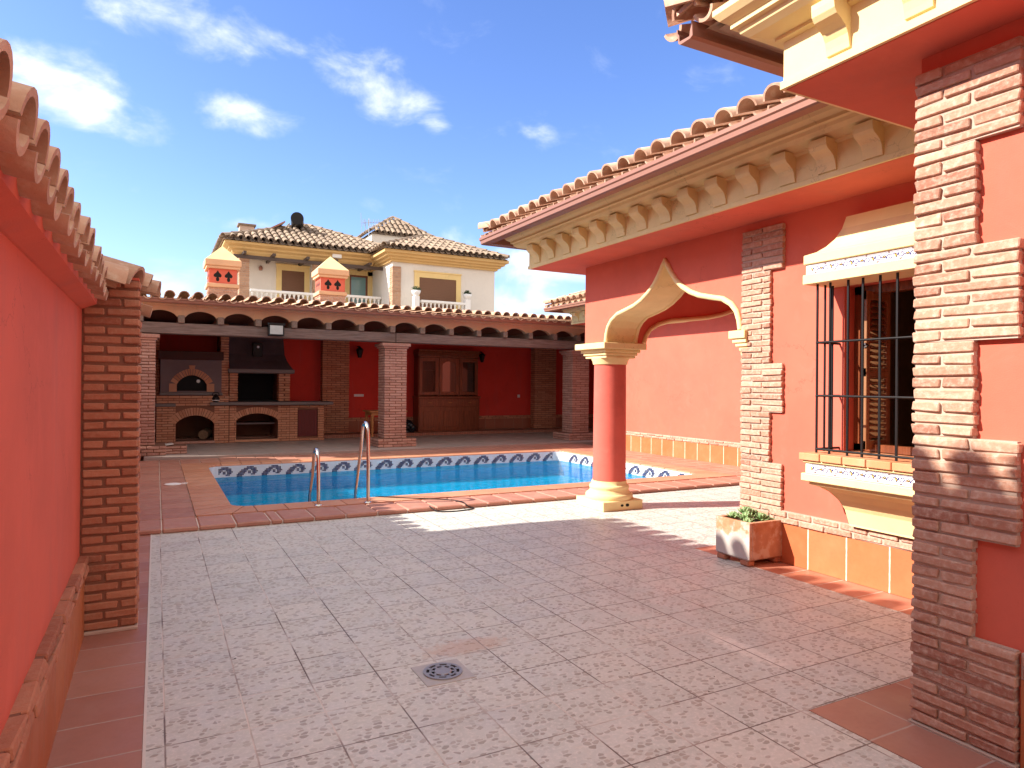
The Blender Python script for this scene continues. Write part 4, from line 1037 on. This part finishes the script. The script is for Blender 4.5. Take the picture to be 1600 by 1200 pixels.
# cabinet
cb=thing('dresser',(7.7,18.65,.17),'tall dark wooden dresser with glazed upper doors against the red back wall','cabinet')
cx0,cx1=6.66,8.58; FY=18.38; 
q=MB(); q.box(cx0,cx1,FY+.02,BY-.02,.17,1.13); q.build('lower_carcass',m_dwood,cb)
q=MB(); q.box(cx0-.03,cx1+.03,FY-.03,BY-.02,1.13,1.19,.012); q.build('counter',m_dwood,cb)
q=MB(); q.box(cx0+.02,cx0+.06,FY+.1,BY-.02,1.19,2.36);q.box(cx1-.06,cx1-.02,FY+.1,BY-.02,1.19,2.36);q.box(cx0+.02,cx1-.02,BY-.05,BY-.02,1.19,2.36);q.box(cx0+.02,cx1-.02,FY+.1,BY-.05,2.32,2.36)
for x in (7.30,7.94): q.box(x-.02,x+.02,FY+.1,BY-.05,1.19,2.32)
for z in (1.55,1.95): q.box(cx0+.06,7.28,FY+.14,BY-.05,z,z+.025)
q.build('upper_carcass',m_dwood,cb)
q=MB(); q.sweep([(cx1+.0,FY+.1),(cx0,FY+.1)],[(-.05,2.36),(.0,2.36),(.02,2.41),(.06,2.47),(.09,2.50),(.09,2.54),(-.4,2.54),(-.4,2.36)],1); q.build('crown',m_dwood,cb)
for i,(a,b_) in enumerate(((cx0+.04,7.28),(7.32,7.92),(7.96,cx1-.04))):
    q=MB(); f=FY+.075
    q.box(a,a+.09,f,f+.03,1.22,2.31,.004); q.box(b_-.09,b_,f,f+.03,1.22,2.31,.004); q.box(a+.09,b_-.09,f,f+.03,1.22,1.32,.004)
    P=arch_pts(a+.09,b_-.09,2.12,2.21) if i==1 else [(a+.09,2.2),(b_-.09,2.2)]
    for (p,zp),(r_,zr) in zip(P,P[1:]): q.add([(p,f,zp),(r_,f,zr),(r_,f,2.31),(p,f,2.31)],[(0,1,2,3)])
    d=q.build('glazed_door',m_dwood,cb)
    q=MB(); q.box(a+.09,b_-.09,f+.012,f+.018,1.32,2.24)
    t=NT('cabinet_glass_%s'%('abc'[i])); gm=t.fin((.03,.015,.01),.04,None,Specular_IOR_Level=.9 if i else .3,Alpha=1.0 if i else .35); q.build('glass',gm,d)
    q=MB(); q.box(a-.02,b_+.02,FY,FY+.02,.20,.86,.004); q.box(a+.09,b_-.09,FY-.014,FY,.30,.76,.012); q.build('panel_door',m_dwood,cb)
    q=MB(); q.box(a-.02,b_+.02,FY,FY+.02,.89,1.11,.006); q.box(a+.05,b_-.05,FY-.010,FY,.93,1.07,.008); dd=q.build('drawer',m_dwood,cb)
    q=MB(); q.box((a+b_)/2-.05,(a+b_)/2+.05,FY-.03,FY-.02,.995,1.01); q.build('handle',simple('brass',(.3,.18,.06),.4,.1,10,0,.8),dd)
# table
tb=thing('wooden_table',(5.3,17.3,PF),'small honey coloured wooden table with turned legs behind the middle column','table')
m_honey=wood('honey_wood',(.35,.14,.04),(.5,.24,.08),0,.5)
q=MB(); q.box(4.84,5.85,17.0,17.7,.80,.84,.008); q.build('tabletop',m_honey,tb)
q=MB(); q.box(4.90,5.79,17.05,17.65,.72,.80); q.build('apron',m_honey,tb)
for x in (4.93,5.76):
    for y in (17.08,17.62):
        q=MB(); q.lathe([(.03,PF),(.035,.15),(.025,.2),(.04,.3),(.03,.4),(.045,.55),(.03,.62),(.045,.66),(.045,.72)],x,y,14); q.build('leg',m_honey,tb)
# bag
q=MB(); N=24; vs=[];F=[]; rn=random.Random(3)
for i in range(11):
    f=i/10; z=.175+.36*f
    rr=.25*math.sin(math.pi*min(1,.25+.75*f))**.6*(1-.25*f)
    for k in range(N):
        a=2*math.pi*k/N; r_=rr*(1+.12*math.sin(5*a+i)+rn.uniform(-.07,.07)); vs.append((6.33+r_*math.cos(a),18.4+r_*math.sin(a)*.8,z))
for i in range(10):
    for k in range(N): F.append((i*N+k,i*N+(k+1)%N,(i+1)*N+(k+1)%N,(i+1)*N+k))
F.append(tuple(range(10*N,11*N))); q.add(vs,F,0,False)
tag(q.build('plastic_bag',simple('black_plastic',(.012,.014,.02),.25),origin=(6.33,18.4,.17)),'crumpled black plastic bag on the step left of the dresser','bag')
# floodlight
fl=thing('floodlight',(2.23,15.05,2.6),'grey square floodlight fixed to the gallery beam','floodlight')
q=MB(); q.box(2.07,2.39,14.93,15.08,2.53,2.79,.012); q.box(2.05,2.41,14.91,14.95,2.75,2.80,.006); q.build('housing',m_iron,fl)
q=MB(); q.box(2.10,2.36,14.915,14.93,2.56,2.745,.002); q.build('lens',simple('floodlight_glass',(.42,.45,.43),.15,.25,14),fl)
q=MB(); q.box(2.18,2.28,15.08,15.12,2.55,2.68); q.build('bracket',m_iron,fl)
def lantern(x,z,lab,y=BY):
    l=thing('wall_lantern',(x,y,z),lab,'lantern','lanterns on the gallery back wall')
    q=MB(); q.box(x-.03,x+.03,y-.14,y-.0,z+.14,z+.17); q.build('arm',m_iron,l)
    q=MB(); q.lathe([(.05,z-.16),(.10,z+.04),(.11,z+.06),(.03,z+.14)],x,y-.2,6,0,False); q.build('lamp_body',m_iron,l)
lantern(5.02,2.42,'black wall lantern left of the middle brick column')
lantern(8.80,2.38,'black wall lantern right of the wooden dresser')
lantern(5.95,2.40,'black wall lantern hidden between the middle column and the dresser')
q=MB(); q.box(4.92,5.20,BY-.012,BY,1.17,1.24,.004); q.box(4.95,5.0,BY-.016,BY-.01,1.185,1.225); q.box(5.03,5.08,BY-.016,BY-.01,1.185,1.225); q.box(5.11,5.16,BY-.016,BY-.01,1.185,1.225); tag(q.build('socket_plate',m_white,origin=(5.05,BY,1.2)),'long white triple socket plate on the red wall beside the brick pilaster','socket')
q=MB(); q.box(10.14,10.23,BY-.012,BY,1.14,1.23,.004); q.lathe([(.02,0),(.02,.006)],0,0,12)
q.v=[(a,b_,c_) if a>1 else (10.185+a,BY-.012-c_,1.185+b_) for a,b_,c_ in q.v]; tag(q.build('socket_plate',m_white,origin=(10.18,BY,1.18)),'single small round white socket on the red wall right of the dresser','socket')

# ================================================================== PLANTER
pt=thing('planter',(4.70,4.33,0),'square weathered terracotta planter by the brick quoin on four little feet','planter')
t=NT('weathered_planter'); x=t.sep(); dz=t.ramp(x[2],.10,.38); n_=t.noise(9,5,.65)
mk=t.ramp(t.M('ADD',n_,t.M('MULTIPLY',t.M('SUBTRACT',.5,dz),.5)),.30,.52)
nn=t.sep(t.nrm); face=t.ramp(t.M('ABSOLUTE',nn[0]),.5,.8,.15,1)
cc=t.mix(t.ramp(t.noise(14,4),.3,.7),(.40,.18,.09),(.50,.26,.14)); cc=t.mix(t.M('MULTIPLY',mk,face),cc,(.52,.47,.43))
cc=t.mix(t.ramp(t.noise(7,5,.7),.5,.62,0,.6),cc,(.55,.48,.42))
m_pot=t.fin(cc,.9,t.bump(t.noise(50,4),.4,.004))
q=MB(); x0,x1,y0,y1=4.455,4.905,4.125,4.515; wz0,wz1=.05,.375
q.box(x0+.002,x1-.002,y0+.002,y1-.002,wz0,.30,.012); 
for a in ((x0,x0+.035,y0,y1),(x1-.035,x1,y0,y1),(x0+.035,x1-.035,y0,y0+.035),(x0+.035,x1-.035,y1-.035,y1)): q.box(*a,wz0+.01,wz1,.004)
q.build('pot',m_pot,pt)
for a,b_ in ((4.50,4.19),(4.82,4.19),(4.50,4.46),(4.82,4.46)):
    q=MB(); q.box(a-.04,a+.04,b_-.05,b_+.05,.002,.05,.01); q.build('foot',m_bricks,pt)
q=MB(); q.box(x0+.035,x1-.035,y0+.035,y1-.035,.30,.335); q.build('soil',plaster('soil',(.10,.06,.035),.3),pt)
# succulents
rn=random.Random(11)
t=NT('succulent_leaf'); cc=t.mix(t.isl,(.10,.20,.06),(.26,.36,.15)); cc=t.mix(t.ramp(t.noise(20,3),.4,.7,0,.4),cc,(.32,.38,.2)); m_leaf=t.fin(cc,.5)
sc_th=thing('succulent',(4.68,4.32,.335),'clump of pale green rosette succulents growing in the square planter','plant')
q=MB()
def leaf(mb,c,d,L,w,th):
    d=Vector(d).normalized(); s_=d.cross(Vector((0,0,1))).normalized(); u=s_.cross(d)
    c=Vector(c); prof_=[(0,.25),(.3,.7),(.6,1),(.85,.75),(1,.08)]; rings=[]
    for f,k in prof_:
        p=c+d*(L*f)+u*(.25*L*f*f)
        rings+= [p+s_*(w*k),p+u*(th*k*.3),p-s_*(w*k),p-u*(th*k)]
    n_=4; mb.add(rings,[(i*n_+j,i*n_+(j+1)%n_,(i+1)*n_+(j+1)%n_,(i+1)*n_+j) for i in range(4) for j in range(4)]+[(16,17,18,19)],0,True)
for (rx,ry,rz,s_) in ((4.60,4.30,.36,1.0),(4.72,4.24,.36,.9),(4.74,4.38,.37,1.0),(4.58,4.42,.36,.8),(4.83,4.30,.35,.75),(4.66,4.36,.40,.9),(4.54,4.22,.35,.7),(4.80,4.20,.34,.6)):
    for ring,(nl,el) in enumerate(((9,12),(8,35),(6,58),(4,78))):
        for k in range(nl):
            a=2*math.pi*k/nl+ring*.4+rn.uniform(-.15,.15); e=R(el+rn.uniform(-8,8))
            leaf(q,(rx,ry,rz),(math.cos(a)*math.cos(e),math.sin(a)*math.cos(e),math.sin(e)),.095*s_*(1-.1*ring),.019*s_,.010)
o=q.build('leaves',m_leaf,sc_th)

# ================================================================== NEIGHBOUR HOUSE (background)
hs=thing('background_house',(8,28,0),'white two storey house with ochre eaves and weathered tile roof beyond the gallery','house')
m_wh=plaster('house_white',(.70,.66,.60),.04); m_och=plaster('house_ochre',(.62,.41,.17),.05)
m_hbr=brick('house_brick',(.42,.24,.15),(.5,.3,.19),(.38,.2,.12),(.5,.36,.26),.3)
q=MB(); q.box(2.65,8.0,27.5,36,-.3,6.35); q.box(7.88,12.2,24.8,36,-.3,6.2); q.box(2.65,7.87,26.0,27.5,-.3,3.9); q.build('wall',m_wh,hs)
def pil(a,b_,y0=26.3,z0=3.9,z1=6.15):
    mb=MB(); brick_post(mb,a,b_,y0,y0+.4,z0,z1,.075,.13,.28); mb.build('brick_pillar',[m_hbr,m_mortar],hs)
pil(2.62,2.97); pil(5.28,5.66); pil(7.86,8.20,24.72,3.9,6.0)
# ochre stepped cornice
def cornh(mb,path,zt,n_=4):
    for k in range(n_): mb.sweep(path,[(-.3,zt-.11*(k+1)),(.55-.16*k,zt-.11*(k+1)),(.55-.16*k,zt-.11*k-.004*(k>0)),(-.3,zt-.11*k-.004*(k>0))],1)
q=MB(); cornh(q,[(2.65,36),(2.65,26.7),(7.9,26.7)][::-1],6.62,4) if False else None
q.sweep([(2.45,36),(2.45,26.45),(7.6,26.45)],[(-.6,6.24),(0,6.24),(.07,6.31),(.07,6.37),(.18,6.42),(.18,6.49),(.34,6.56),(.34,6.64),(-.6,6.64)],-1)
q.sweep([(7.72,30),(7.72,24.62),(12.34,24.62),(12.34,36)],[(-.6,6.18),(-.06,6.18),(-.06,6.25),(.04,6.27),(.04,6.34),(.16,6.36),(.16,6.44),(.28,6.46),(.28,6.57),(-.6,6.57)],-1)
q.build('cornice',m_och,hs)
# roofs
def hiproof(par,x0,x1,y0,y1,z,hs_,rm,lc=True):
    w=(x1-x0);d=(y1-y0); h=min(w,d)/2; rise=h*hs_
    mb=MB(); cxa,cxb=x0+h,x1-h
    if w>=d: A,B=(x0+h,(y0+y1)/2),(x1-h,(y0+y1)/2)
    else: A,B=((x0+x1)/2,y0+h),((x0+x1)/2,y1-h)
    zt=z+rise
    mb.add([(x0,y0,z),(x1,y0,z),(x1,y1,z),(x0,y1,z),(A[0],A[1],zt),(B[0],B[1],zt)],
      [(0,1,5,4) if w>=d else (0,1,4),(1,2,5) if w>=d else (1,2,5,4),(2,3,4,5) if w>=d else (2,3,5),(3,0,4) if w>=d else (3,0,4,5)])
    mb.build('roof_deck',m_mortar,par)
    mb=MB(); p=.26; cs_=math.sqrt(1+hs_*hs_)
    n1=int(w/p)
    def lf(i): 
        s_=(i+.3)*p; return max(0,min(s_,w-s_,h)*cs_-.05)
    roof_rows(mb,(x0+.3*p,y0-.04,z+.02),(1,0,0),uv(0,1,hs_),n1,p,lf,r=.115,n=5,segs=.5,chan=True,jit=.006)
    n2=int(d/p)
    def lg(i): 
        s_=(i+.3)*p; return max(0,min(s_,d-s_,h)*cs_-.05)
    roof_rows(mb,(x1+.04,y0+.3*p,z+.02),(0,1,0),uv(-1,0,hs_),n2,p,lg,r=.115,n=5,segs=.5,chan=False)
    roof_rows(mb,(x0-.04,y0+.3*p,z+.02),(0,1,0),uv(1,0,hs_),n2,p,lg,r=.115,n=5,segs=.5,chan=False)
    # hips and ridge
    for (a,b_,tx,ty) in ((x0,y0,A[0],A[1]),(x1,y0,B[0] if w>=d else A[0],B[1] if w>=d else A[1])):
        v=Vector((tx-a,ty-b_,rise)); barrel(mb,(a,b_,z+.08),v,(-v.y,v.x,0),v.length,.12,.1,6,.016,False,0,176,.5,.015)
    v=Vector((B[0]-A[0],B[1]-A[1],0)); 
    if v.length>.3: barrel(mb,(A[0],A[1],zt+.06),v,(-v.y,v.x,0),v.length,.12,.12,6,.016,False,0,176,.5,.01)
    o=mb.build('roof_tiles',rm,par); fix_flat(o)
hiproof(hs,2.05,9.2,26.05,34.5,6.66,.42,m_tileh)
hiproof(hs,7.38,12.55,24.25,34.5,6.58,.42,m_tileh)
hiproof(hs,8.6,11.7,30.4,33.6,8.45,.72,m_tileh)
q=MB(); q.box(8.7,11.6,30.5,33.5,6.5,8.45); q.build('tower',m_wh,hs)
def hwin(x0,x1,z0,z1,y,fr,mat,name='window'):
    mb=MB(); e=fr
    mb.box(x0-e,x0,y-.05,y+.02,z0,z1+e,.0); mb.box(x1,x1+e,y-.05,y+.02,z0,z1+e); mb.box(x0,x1,y-.05,y+.02,z1,z1+e); mb.box(x0-e-.02,x1+e+.02,y-.08,y+.02,z1+e,z1+e+.05)
    f=mb.build(name,m_och2,hs)
    mb=MB(); mb.box(x0,x1,y-.02,y+.01,z0,z1)
    n_=int((z1-z0)/.06)
    for i in range(n_): mb.box(x0+.02,x1-.02,y-.03,y-.019,z0+i*.06+.008,z0+(i+1)*.06-.004)
    mb.build('roller_shutter',mat,f)
m_och2=plaster('window_surround',(.75,.56,.25),.04); m_shut=simple('brown_shutter',(.17,.075,.035),.6)
hwin(4.28,5.14,4.0,5.93,27.5,.2,m_shut); 
hwin(8.95,10.49,4.4,5.67,24.8,.2,m_shut)
mb=MB(); y=27.5
mb.box(6.70,6.93,y-.05,y+.02,3.9,6.15); mb.box(7.68,7.9,y-.05,y+.02,3.9,6.15); mb.box(6.70,7.9,y-.05,y+.02,5.98,6.2); f=mb.build('balcony_door',m_och2,hs)
mb=MB(); mb.box(6.93,7.0,y-.03,y+.0,3.9,5.98); mb.box(7.6,7.68,y-.03,y,3.9,5.98); mb.box(7.0,7.6,y-.03,y,5.9,5.98); mb.build('door_frame',m_dwood,f)
mb=MB(); mb.box(7.0,7.6,y-.015,y,3.9,5.9); mb.build('pane',simple('teal_glass',(.16,.30,.31),.12),f)
# small lamp on balcony wall
mb=MB(); mb.lathe([(.06,5.85),(.08,5.95),(.04,6.02)],3.5,27.42,10); mb.build('balcony_lamp',m_gut,hs)
# balconies
def balus(x0,x1,y,zb,zt,n_,par):
    mb=MB(); mb.box(x0,x1,y-.09,y+.09,zt-.09,zt,.01); mb.box(x0,x1,y-.08,y+.08,zb,zb+.07,.01); r_=mb.build('balustrade',m_white,par)
    mb=MB()
    for i in range(n_):
        x=x0+(x1-x0)*(i+.5)/n_; h=zt-zb-.16; z=zb+.07
        mb.lathe([(.06,z),(.035,z+.05*h),(.035,z+.12*h),(.065,z+.3*h),(.06,z+.42*h),(.03,z+.7*h),(.03,z+.85*h),(.055,z+.95*h),(.055,z+h)],x,y,7)
    mb.build('balusters',m_white,r_); 
balus(2.98,5.27,26.2,4.15,4.95,14,hs); balus(5.67,7.86,26.2,4.15,4.98,13,hs); balus(8.80,10.62,24.2,4.02,4.72,11,hs)
for x in (8.62,10.72): mb=MB(); mb.box(x-.11,x+.11,24.1,24.32,3.9,4.85,.01); mb.build('balcony_post',m_white,hs)
mb=MB(); mb.box(8.4,10.95,24.1,24.8,3.85,4.02); mb.box(2.6,7.87,26.05,27.5,3.9,4.15); mb.build('balcony_slab',m_wh,hs)
for x,lab in ((8.62,'small leafy plant in a white bowl on the left post of the white balcony'),(10.72,'small leafy plant in a white bowl on the right post of the white balcony')):
    p=thing('potted_plant',(x,24.2,4.85),lab,'plant','balcony pots')
    mb=MB(); mb.lathe([(.07,4.851),(.15,4.95),(.18,5.06),(.15,5.06)],x,24.2,14); mb.build('bowl',m_white,p)
    mb=MB(); rn=random.Random(int(x*10))
    for i in range(120):
        a=rn.uniform(0,6.28); e=rn.uniform(.1,1.4); r_=rn.uniform(.05,.17); c_=(x+r_*math.cos(a)*math.cos(e),24.2+r_*math.sin(a)*math.cos(e),5.05+r_*math.sin(e)*.8)
        leaf(mb,c_,(math.cos(a),math.sin(a),.5),.07,.018,.004)
    mb.build('foliage',simple('dark_leaf',(.03,.06,.02),.6),p)
# timber pergola of the balcony
mb=MB(); 
mb.box(2.4,8.45,26.0,26.1,6.02,6.14); mb.build('pergola_beam',m_beamh:=simple('dark_timber',(.07,.045,.035),.7),hs)
for x in (2.75,3.75,4.95,6.0,7.3,8.2): 
    mb=MB(); mb.box(x-.05,x+.05,25.7,27.5,6.142,6.235); mb.build('rafter',m_beamh,hs)
mb=MB(); mb.box(5.95,6.3,26.2,26.44,6.38,6.62,.01); tag(mb.build('air_vent_box',m_white,hs))
# roof things
hx=thing('solar_water_heater',(4.9,28.5,7.8),'solar water heater with a round black tank on the neighbouring roof','water heater')
mb=MB(); mb.tube([(4.92,27.9,8.12),(5.16,29.2,8.12)],.25,28); mb.build('tank',m_iron,hx)
mb=MB(); mb.add([(3.6,27.9,7.45),(4.45,27.8,7.95),(4.35,29.4,7.95),(3.5,29.5,7.45),(3.6,27.9,7.38),(4.45,27.8,7.88),(4.35,29.4,7.88),(3.5,29.5,7.38)],[(0,1,2,3),(7,6,5,4),(0,4,5,1),(1,5,6,2),(2,6,7,3),(3,7,4,0)]); mb.build('panel',m_gut,hx)
mb=MB(); 
for a in ((4.7,28.4),(4.5,29.4)): mb.tube([(a[0],a[1],7.3),(a[0],a[1],8.0)],.025,6); mb.tube([(a[0]-.5,a[1],7.4),(a[0],a[1],8.0)],.02,6)
mb.build('stand',m_steel,hx)
ch=thing('roof_chimney',(3.3,30,7.4),'small pale chimney at the left of the neighbouring roof','chimney')
mb=MB(); mb.box(2.95,3.5,29.5,30.0,7.0,7.95); mb.build('shaft',m_mortar,ch); mb=MB(); mb.box(2.88,3.57,29.43,30.07,7.95,8.03,.01); mb.build('cap',m_tileh,ch)
an=thing('television_antenna',(8.4,30,7.9),'thin television antenna mast on the neighbouring roof','antenna')
mb=MB(); mb.tube([(8.42,30,7.6),(8.42,30,9.0)],.02,6); mb.build('mast',m_steel,an)
m_ant=simple('antenna_grey',(.35,.34,.33),.5)
mb=MB(); mb.tube([(8.1,30,8.75),(8.95,30,8.9)],.012,5); mb.tube([(8.2,30,8.95),(8.3,30,8.3)],.012,5); mb.tube([(8.1,30,8.3),(8.05,30,9.2)],.009,5)
for k in range(7): mb.tube([(8.15+k*.12,30,8.62+k*.02),(8.15+k*.12,30,8.9+k*.02)],.009,5)
for k in range(4): mb.tube([(8.5+k*.09,29.8,8.55+.03*k),(8.55+k*.09,30.2,8.75+.03*k)],.01,5)
mb.build('aerial',m_ant,an)
# palm tree
pm=thing('palm_tree',(13.2,27.5,0),'dark palm fronds showing at the right corner of the white house','palm tree')
mb=MB(); mb.tube([(13.6,28.5,-.3),(13.6,28.5,4.7)],[.2,.15],10); mb.build('trunk',m_raft,pm)
mb=MB(); rn=random.Random(5)
for i in range(22):
    a=2*math.pi*i/22+rn.uniform(-.1,.1); e=rn.uniform(.0,1.2); L=rn.uniform(1.0,1.4); pts=[]
    for k in range(8):
        f=k/7; pts.append(Vector((13.6+L*f*math.cos(a)*math.cos(e),28.5+L*f*math.sin(a)*math.cos(e),4.75+L*f*math.sin(e)-1.1*L*f*f)))
    mb.tube(pts,.012,4)
    for k in range(1,8):
        for s_ in (-1,1):
            for jj in range(2):
                p=pts[k]*(1-.5*jj)+pts[k-1]*.5*jj; d=Vector((math.cos(a+s_*1.0),math.sin(a+s_*1.0),-.5)); q_=p+d*.32; w_=Vector((-d.y,d.x,0))*.018
                mb.add([p-w_,p+w_,q_],[(0,1,2)])
mb.build('crown',simple('palm_green',(.035,.055,.03),.6),pm)

# ================================================================== SKY
w=bpy.data.worlds.new('World'); sc.world=w; w.use_nodes=True; nt=w.node_tree; nt.nodes.clear()
EL=R(35.96); SD=Vector((-1,.33,.764)).normalized()
class WT(NT):
    def __init__(s): s.t=nt; s.pos=None
t=WT(); out=t.n('ShaderNodeOutputWorld'); bg=t.n('ShaderNodeBackground'); t.l(bg.outputs[0],out.inputs[0])
sky=t.n('ShaderNodeTexSky'); sky.sky_type='NISHITA'; sky.sun_disc=False; sky.sun_elevation=EL; sky.sun_rotation=math.atan2(SD.x,SD.y); sky.air_density=1.0; sky.dust_density=.6; sky.ozone_density=3.0
tc=t.n('ShaderNodeTexCoord'); gen=tc.outputs['Generated']; t.pos=gen
nv=t.n('ShaderNodeVectorMath',operation='NORMALIZE'); t.l(gen,nv.inputs[0]); xyz=t.sep(nv.outputs[0])
az=t.M('MULTIPLY',t.M('ARCTAN2',xyz[0],xyz[1]),57.2958); el=t.M('MULTIPLY',t.M('ARCSINE',xyz[2]),57.2958)
cn=t.n('ShaderNodeTexNoise'); cn.inputs['Scale'].default_value=.16; cn.inputs['Detail'].default_value=8; cn.inputs['Roughness'].default_value=.58; cn.inputs['Distortion'].default_value=.4
t.l(t.comb(az,t.M('MULTIPLY',el,1.7)),cn.inputs['Vector'])
cn2=t.n('ShaderNodeTexNoise'); cn2.inputs['Scale'].default_value=.5; cn2.inputs['Detail'].default_value=6; t.l(t.comb(az,t.M('MULTIPLY',el,1.7),5.0),cn2.inputs['Vector'])
blobs=[(-4.6,19.6,4.6,2.3,1.1),(-7.6,20.3,3.2,1.7,.9),(-1.8,19.1,2.6,1.7,.9),(5.9,20.1,3.6,1.3,.8),(-0.8,26.2,5,1.8,.55),(4.4,25.4,4.5,1.6,.6),(9.5,25.2,4.0,1.4,.5),(14.7,24.0,4.5,1.6,.65),(18.0,22.4,3.0,2.0,.7),(20.8,20.9,1.4,.9,.8),
 (29.5,9.6,5.5,2.4,1.0),(28.,7,5,2.2,1.1),(33,5.8,5,2.5,1.1),(15.6,14.3,1.6,.9,.6),(24.4,12.0,3,1.0,.35),(1.6,7.0,3.4,2.0,1.0),(4.5,12.2,2.6,.6,.35),(29.7,20.1,1.2,.8,.25),(-30,14,14,4,.9),(60,12,18,4,.9),(110,18,20,5,.9),(-80,20,22,6,.8),(170,16,30,5,.9)]
tot=None
for a,e,ra,re,am in blobs:
    da=t.M('DIVIDE',t.M('SUBTRACT',az,a),ra*1.25); de=t.M('DIVIDE',t.M('SUBTRACT',el,e),re*1.25)
    q=t.M('ADD',t.M('MULTIPLY',da,da),t.M('MULTIPLY',de,de)); m=t.M('MULTIPLY',t.M('MAXIMUM',t.M('SUBTRACT',1,q),-1),am)
    tot=m if tot is None else t.M('MAXIMUM',tot,m)
dens=t.M('ADD',t.M('MULTIPLY',tot,.62),t.M('MULTIPLY',t.M('SUBTRACT',cn.outputs[0],.5),2.1))
dens=t.M('ADD',dens,t.M('MULTIPLY',t.M('SUBTRACT',cn2.outputs[0],.5),.5))
mask=t.ramp(dens,.0,.95,0,.95); mask=t.M('MULTIPLY',mask,t.ramp(tot,-.7,.15,0,1))
low=t.ramp(el,0,16,.25,0)
hsv=t.n('ShaderNodeHueSaturation'); t.l(sky.outputs[0],hsv.inputs['Color']); hsv.inputs['Saturation'].default_value=1.17; hsv.inputs['Value'].default_value=.86
hsv.inputs['Hue'].default_value=.516
cl=t.mix(t.ramp(dens,.2,1.1),(3.2,3.5,4.0),(4.6,4.65,4.75))
c=t.mix(t.M('MULTIPLY',mask,.92),hsv.outputs[0],cl); c=t.mix(low,c,(1.15,1.9,3.4))
back=t.M('MAXIMUM',t.ramp(el,38,52,0,1),t.ramp(xyz[1],-.05,-.35,0,1)); back=t.M('MULTIPLY',back,t.ramp(cn.outputs[0],.25,.55,.6,1))  # added unseen white haze overhead and behind the camera, whitens the ambient light
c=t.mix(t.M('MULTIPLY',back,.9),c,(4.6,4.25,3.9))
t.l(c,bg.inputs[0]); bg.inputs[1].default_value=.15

sl=bpy.data.lights.new('sun','SUN'); sl.energy=4.6; sl.angle=R(.55); sl.color=(1,.93,.82)
so=bpy.data.objects.new('sun',sl); col.objects.link(so); so.rotation_euler=(-SD).to_track_quat('-Z','Y').to_euler()

# ================================================================== CAMERA
F_=1056; YAW,PIT,ROL=R(27.75),R(-.1),R(.5)
f=Vector((math.sin(YAW)*math.cos(PIT),math.cos(YAW)*math.cos(PIT),-math.sin(PIT))); r=Vector((math.cos(YAW),-math.sin(YAW),0)); u=r.cross(f)
r2=r*math.cos(ROL)+u*math.sin(ROL); u2=-r*math.sin(ROL)+u*math.cos(ROL)
cam=bpy.data.cameras.new('camera'); co=bpy.data.objects.new('camera',cam); col.objects.link(co)
M=Matrix((r2,u2,-f)).transposed().to_4x4(); M.translation=Vector((0,0,1.53)); co.matrix_world=M
cam.sensor_fit='HORIZONTAL'; cam.sensor_width=36; cam.lens=36*F_/1600; cam.clip_end=500; cam.clip_start=.02
sc.camera=co
sc.view_settings.view_transform='Standard'; sc.view_settings.look='None'; sc.view_settings.gamma=1; sc.view_settings.exposure=1.2
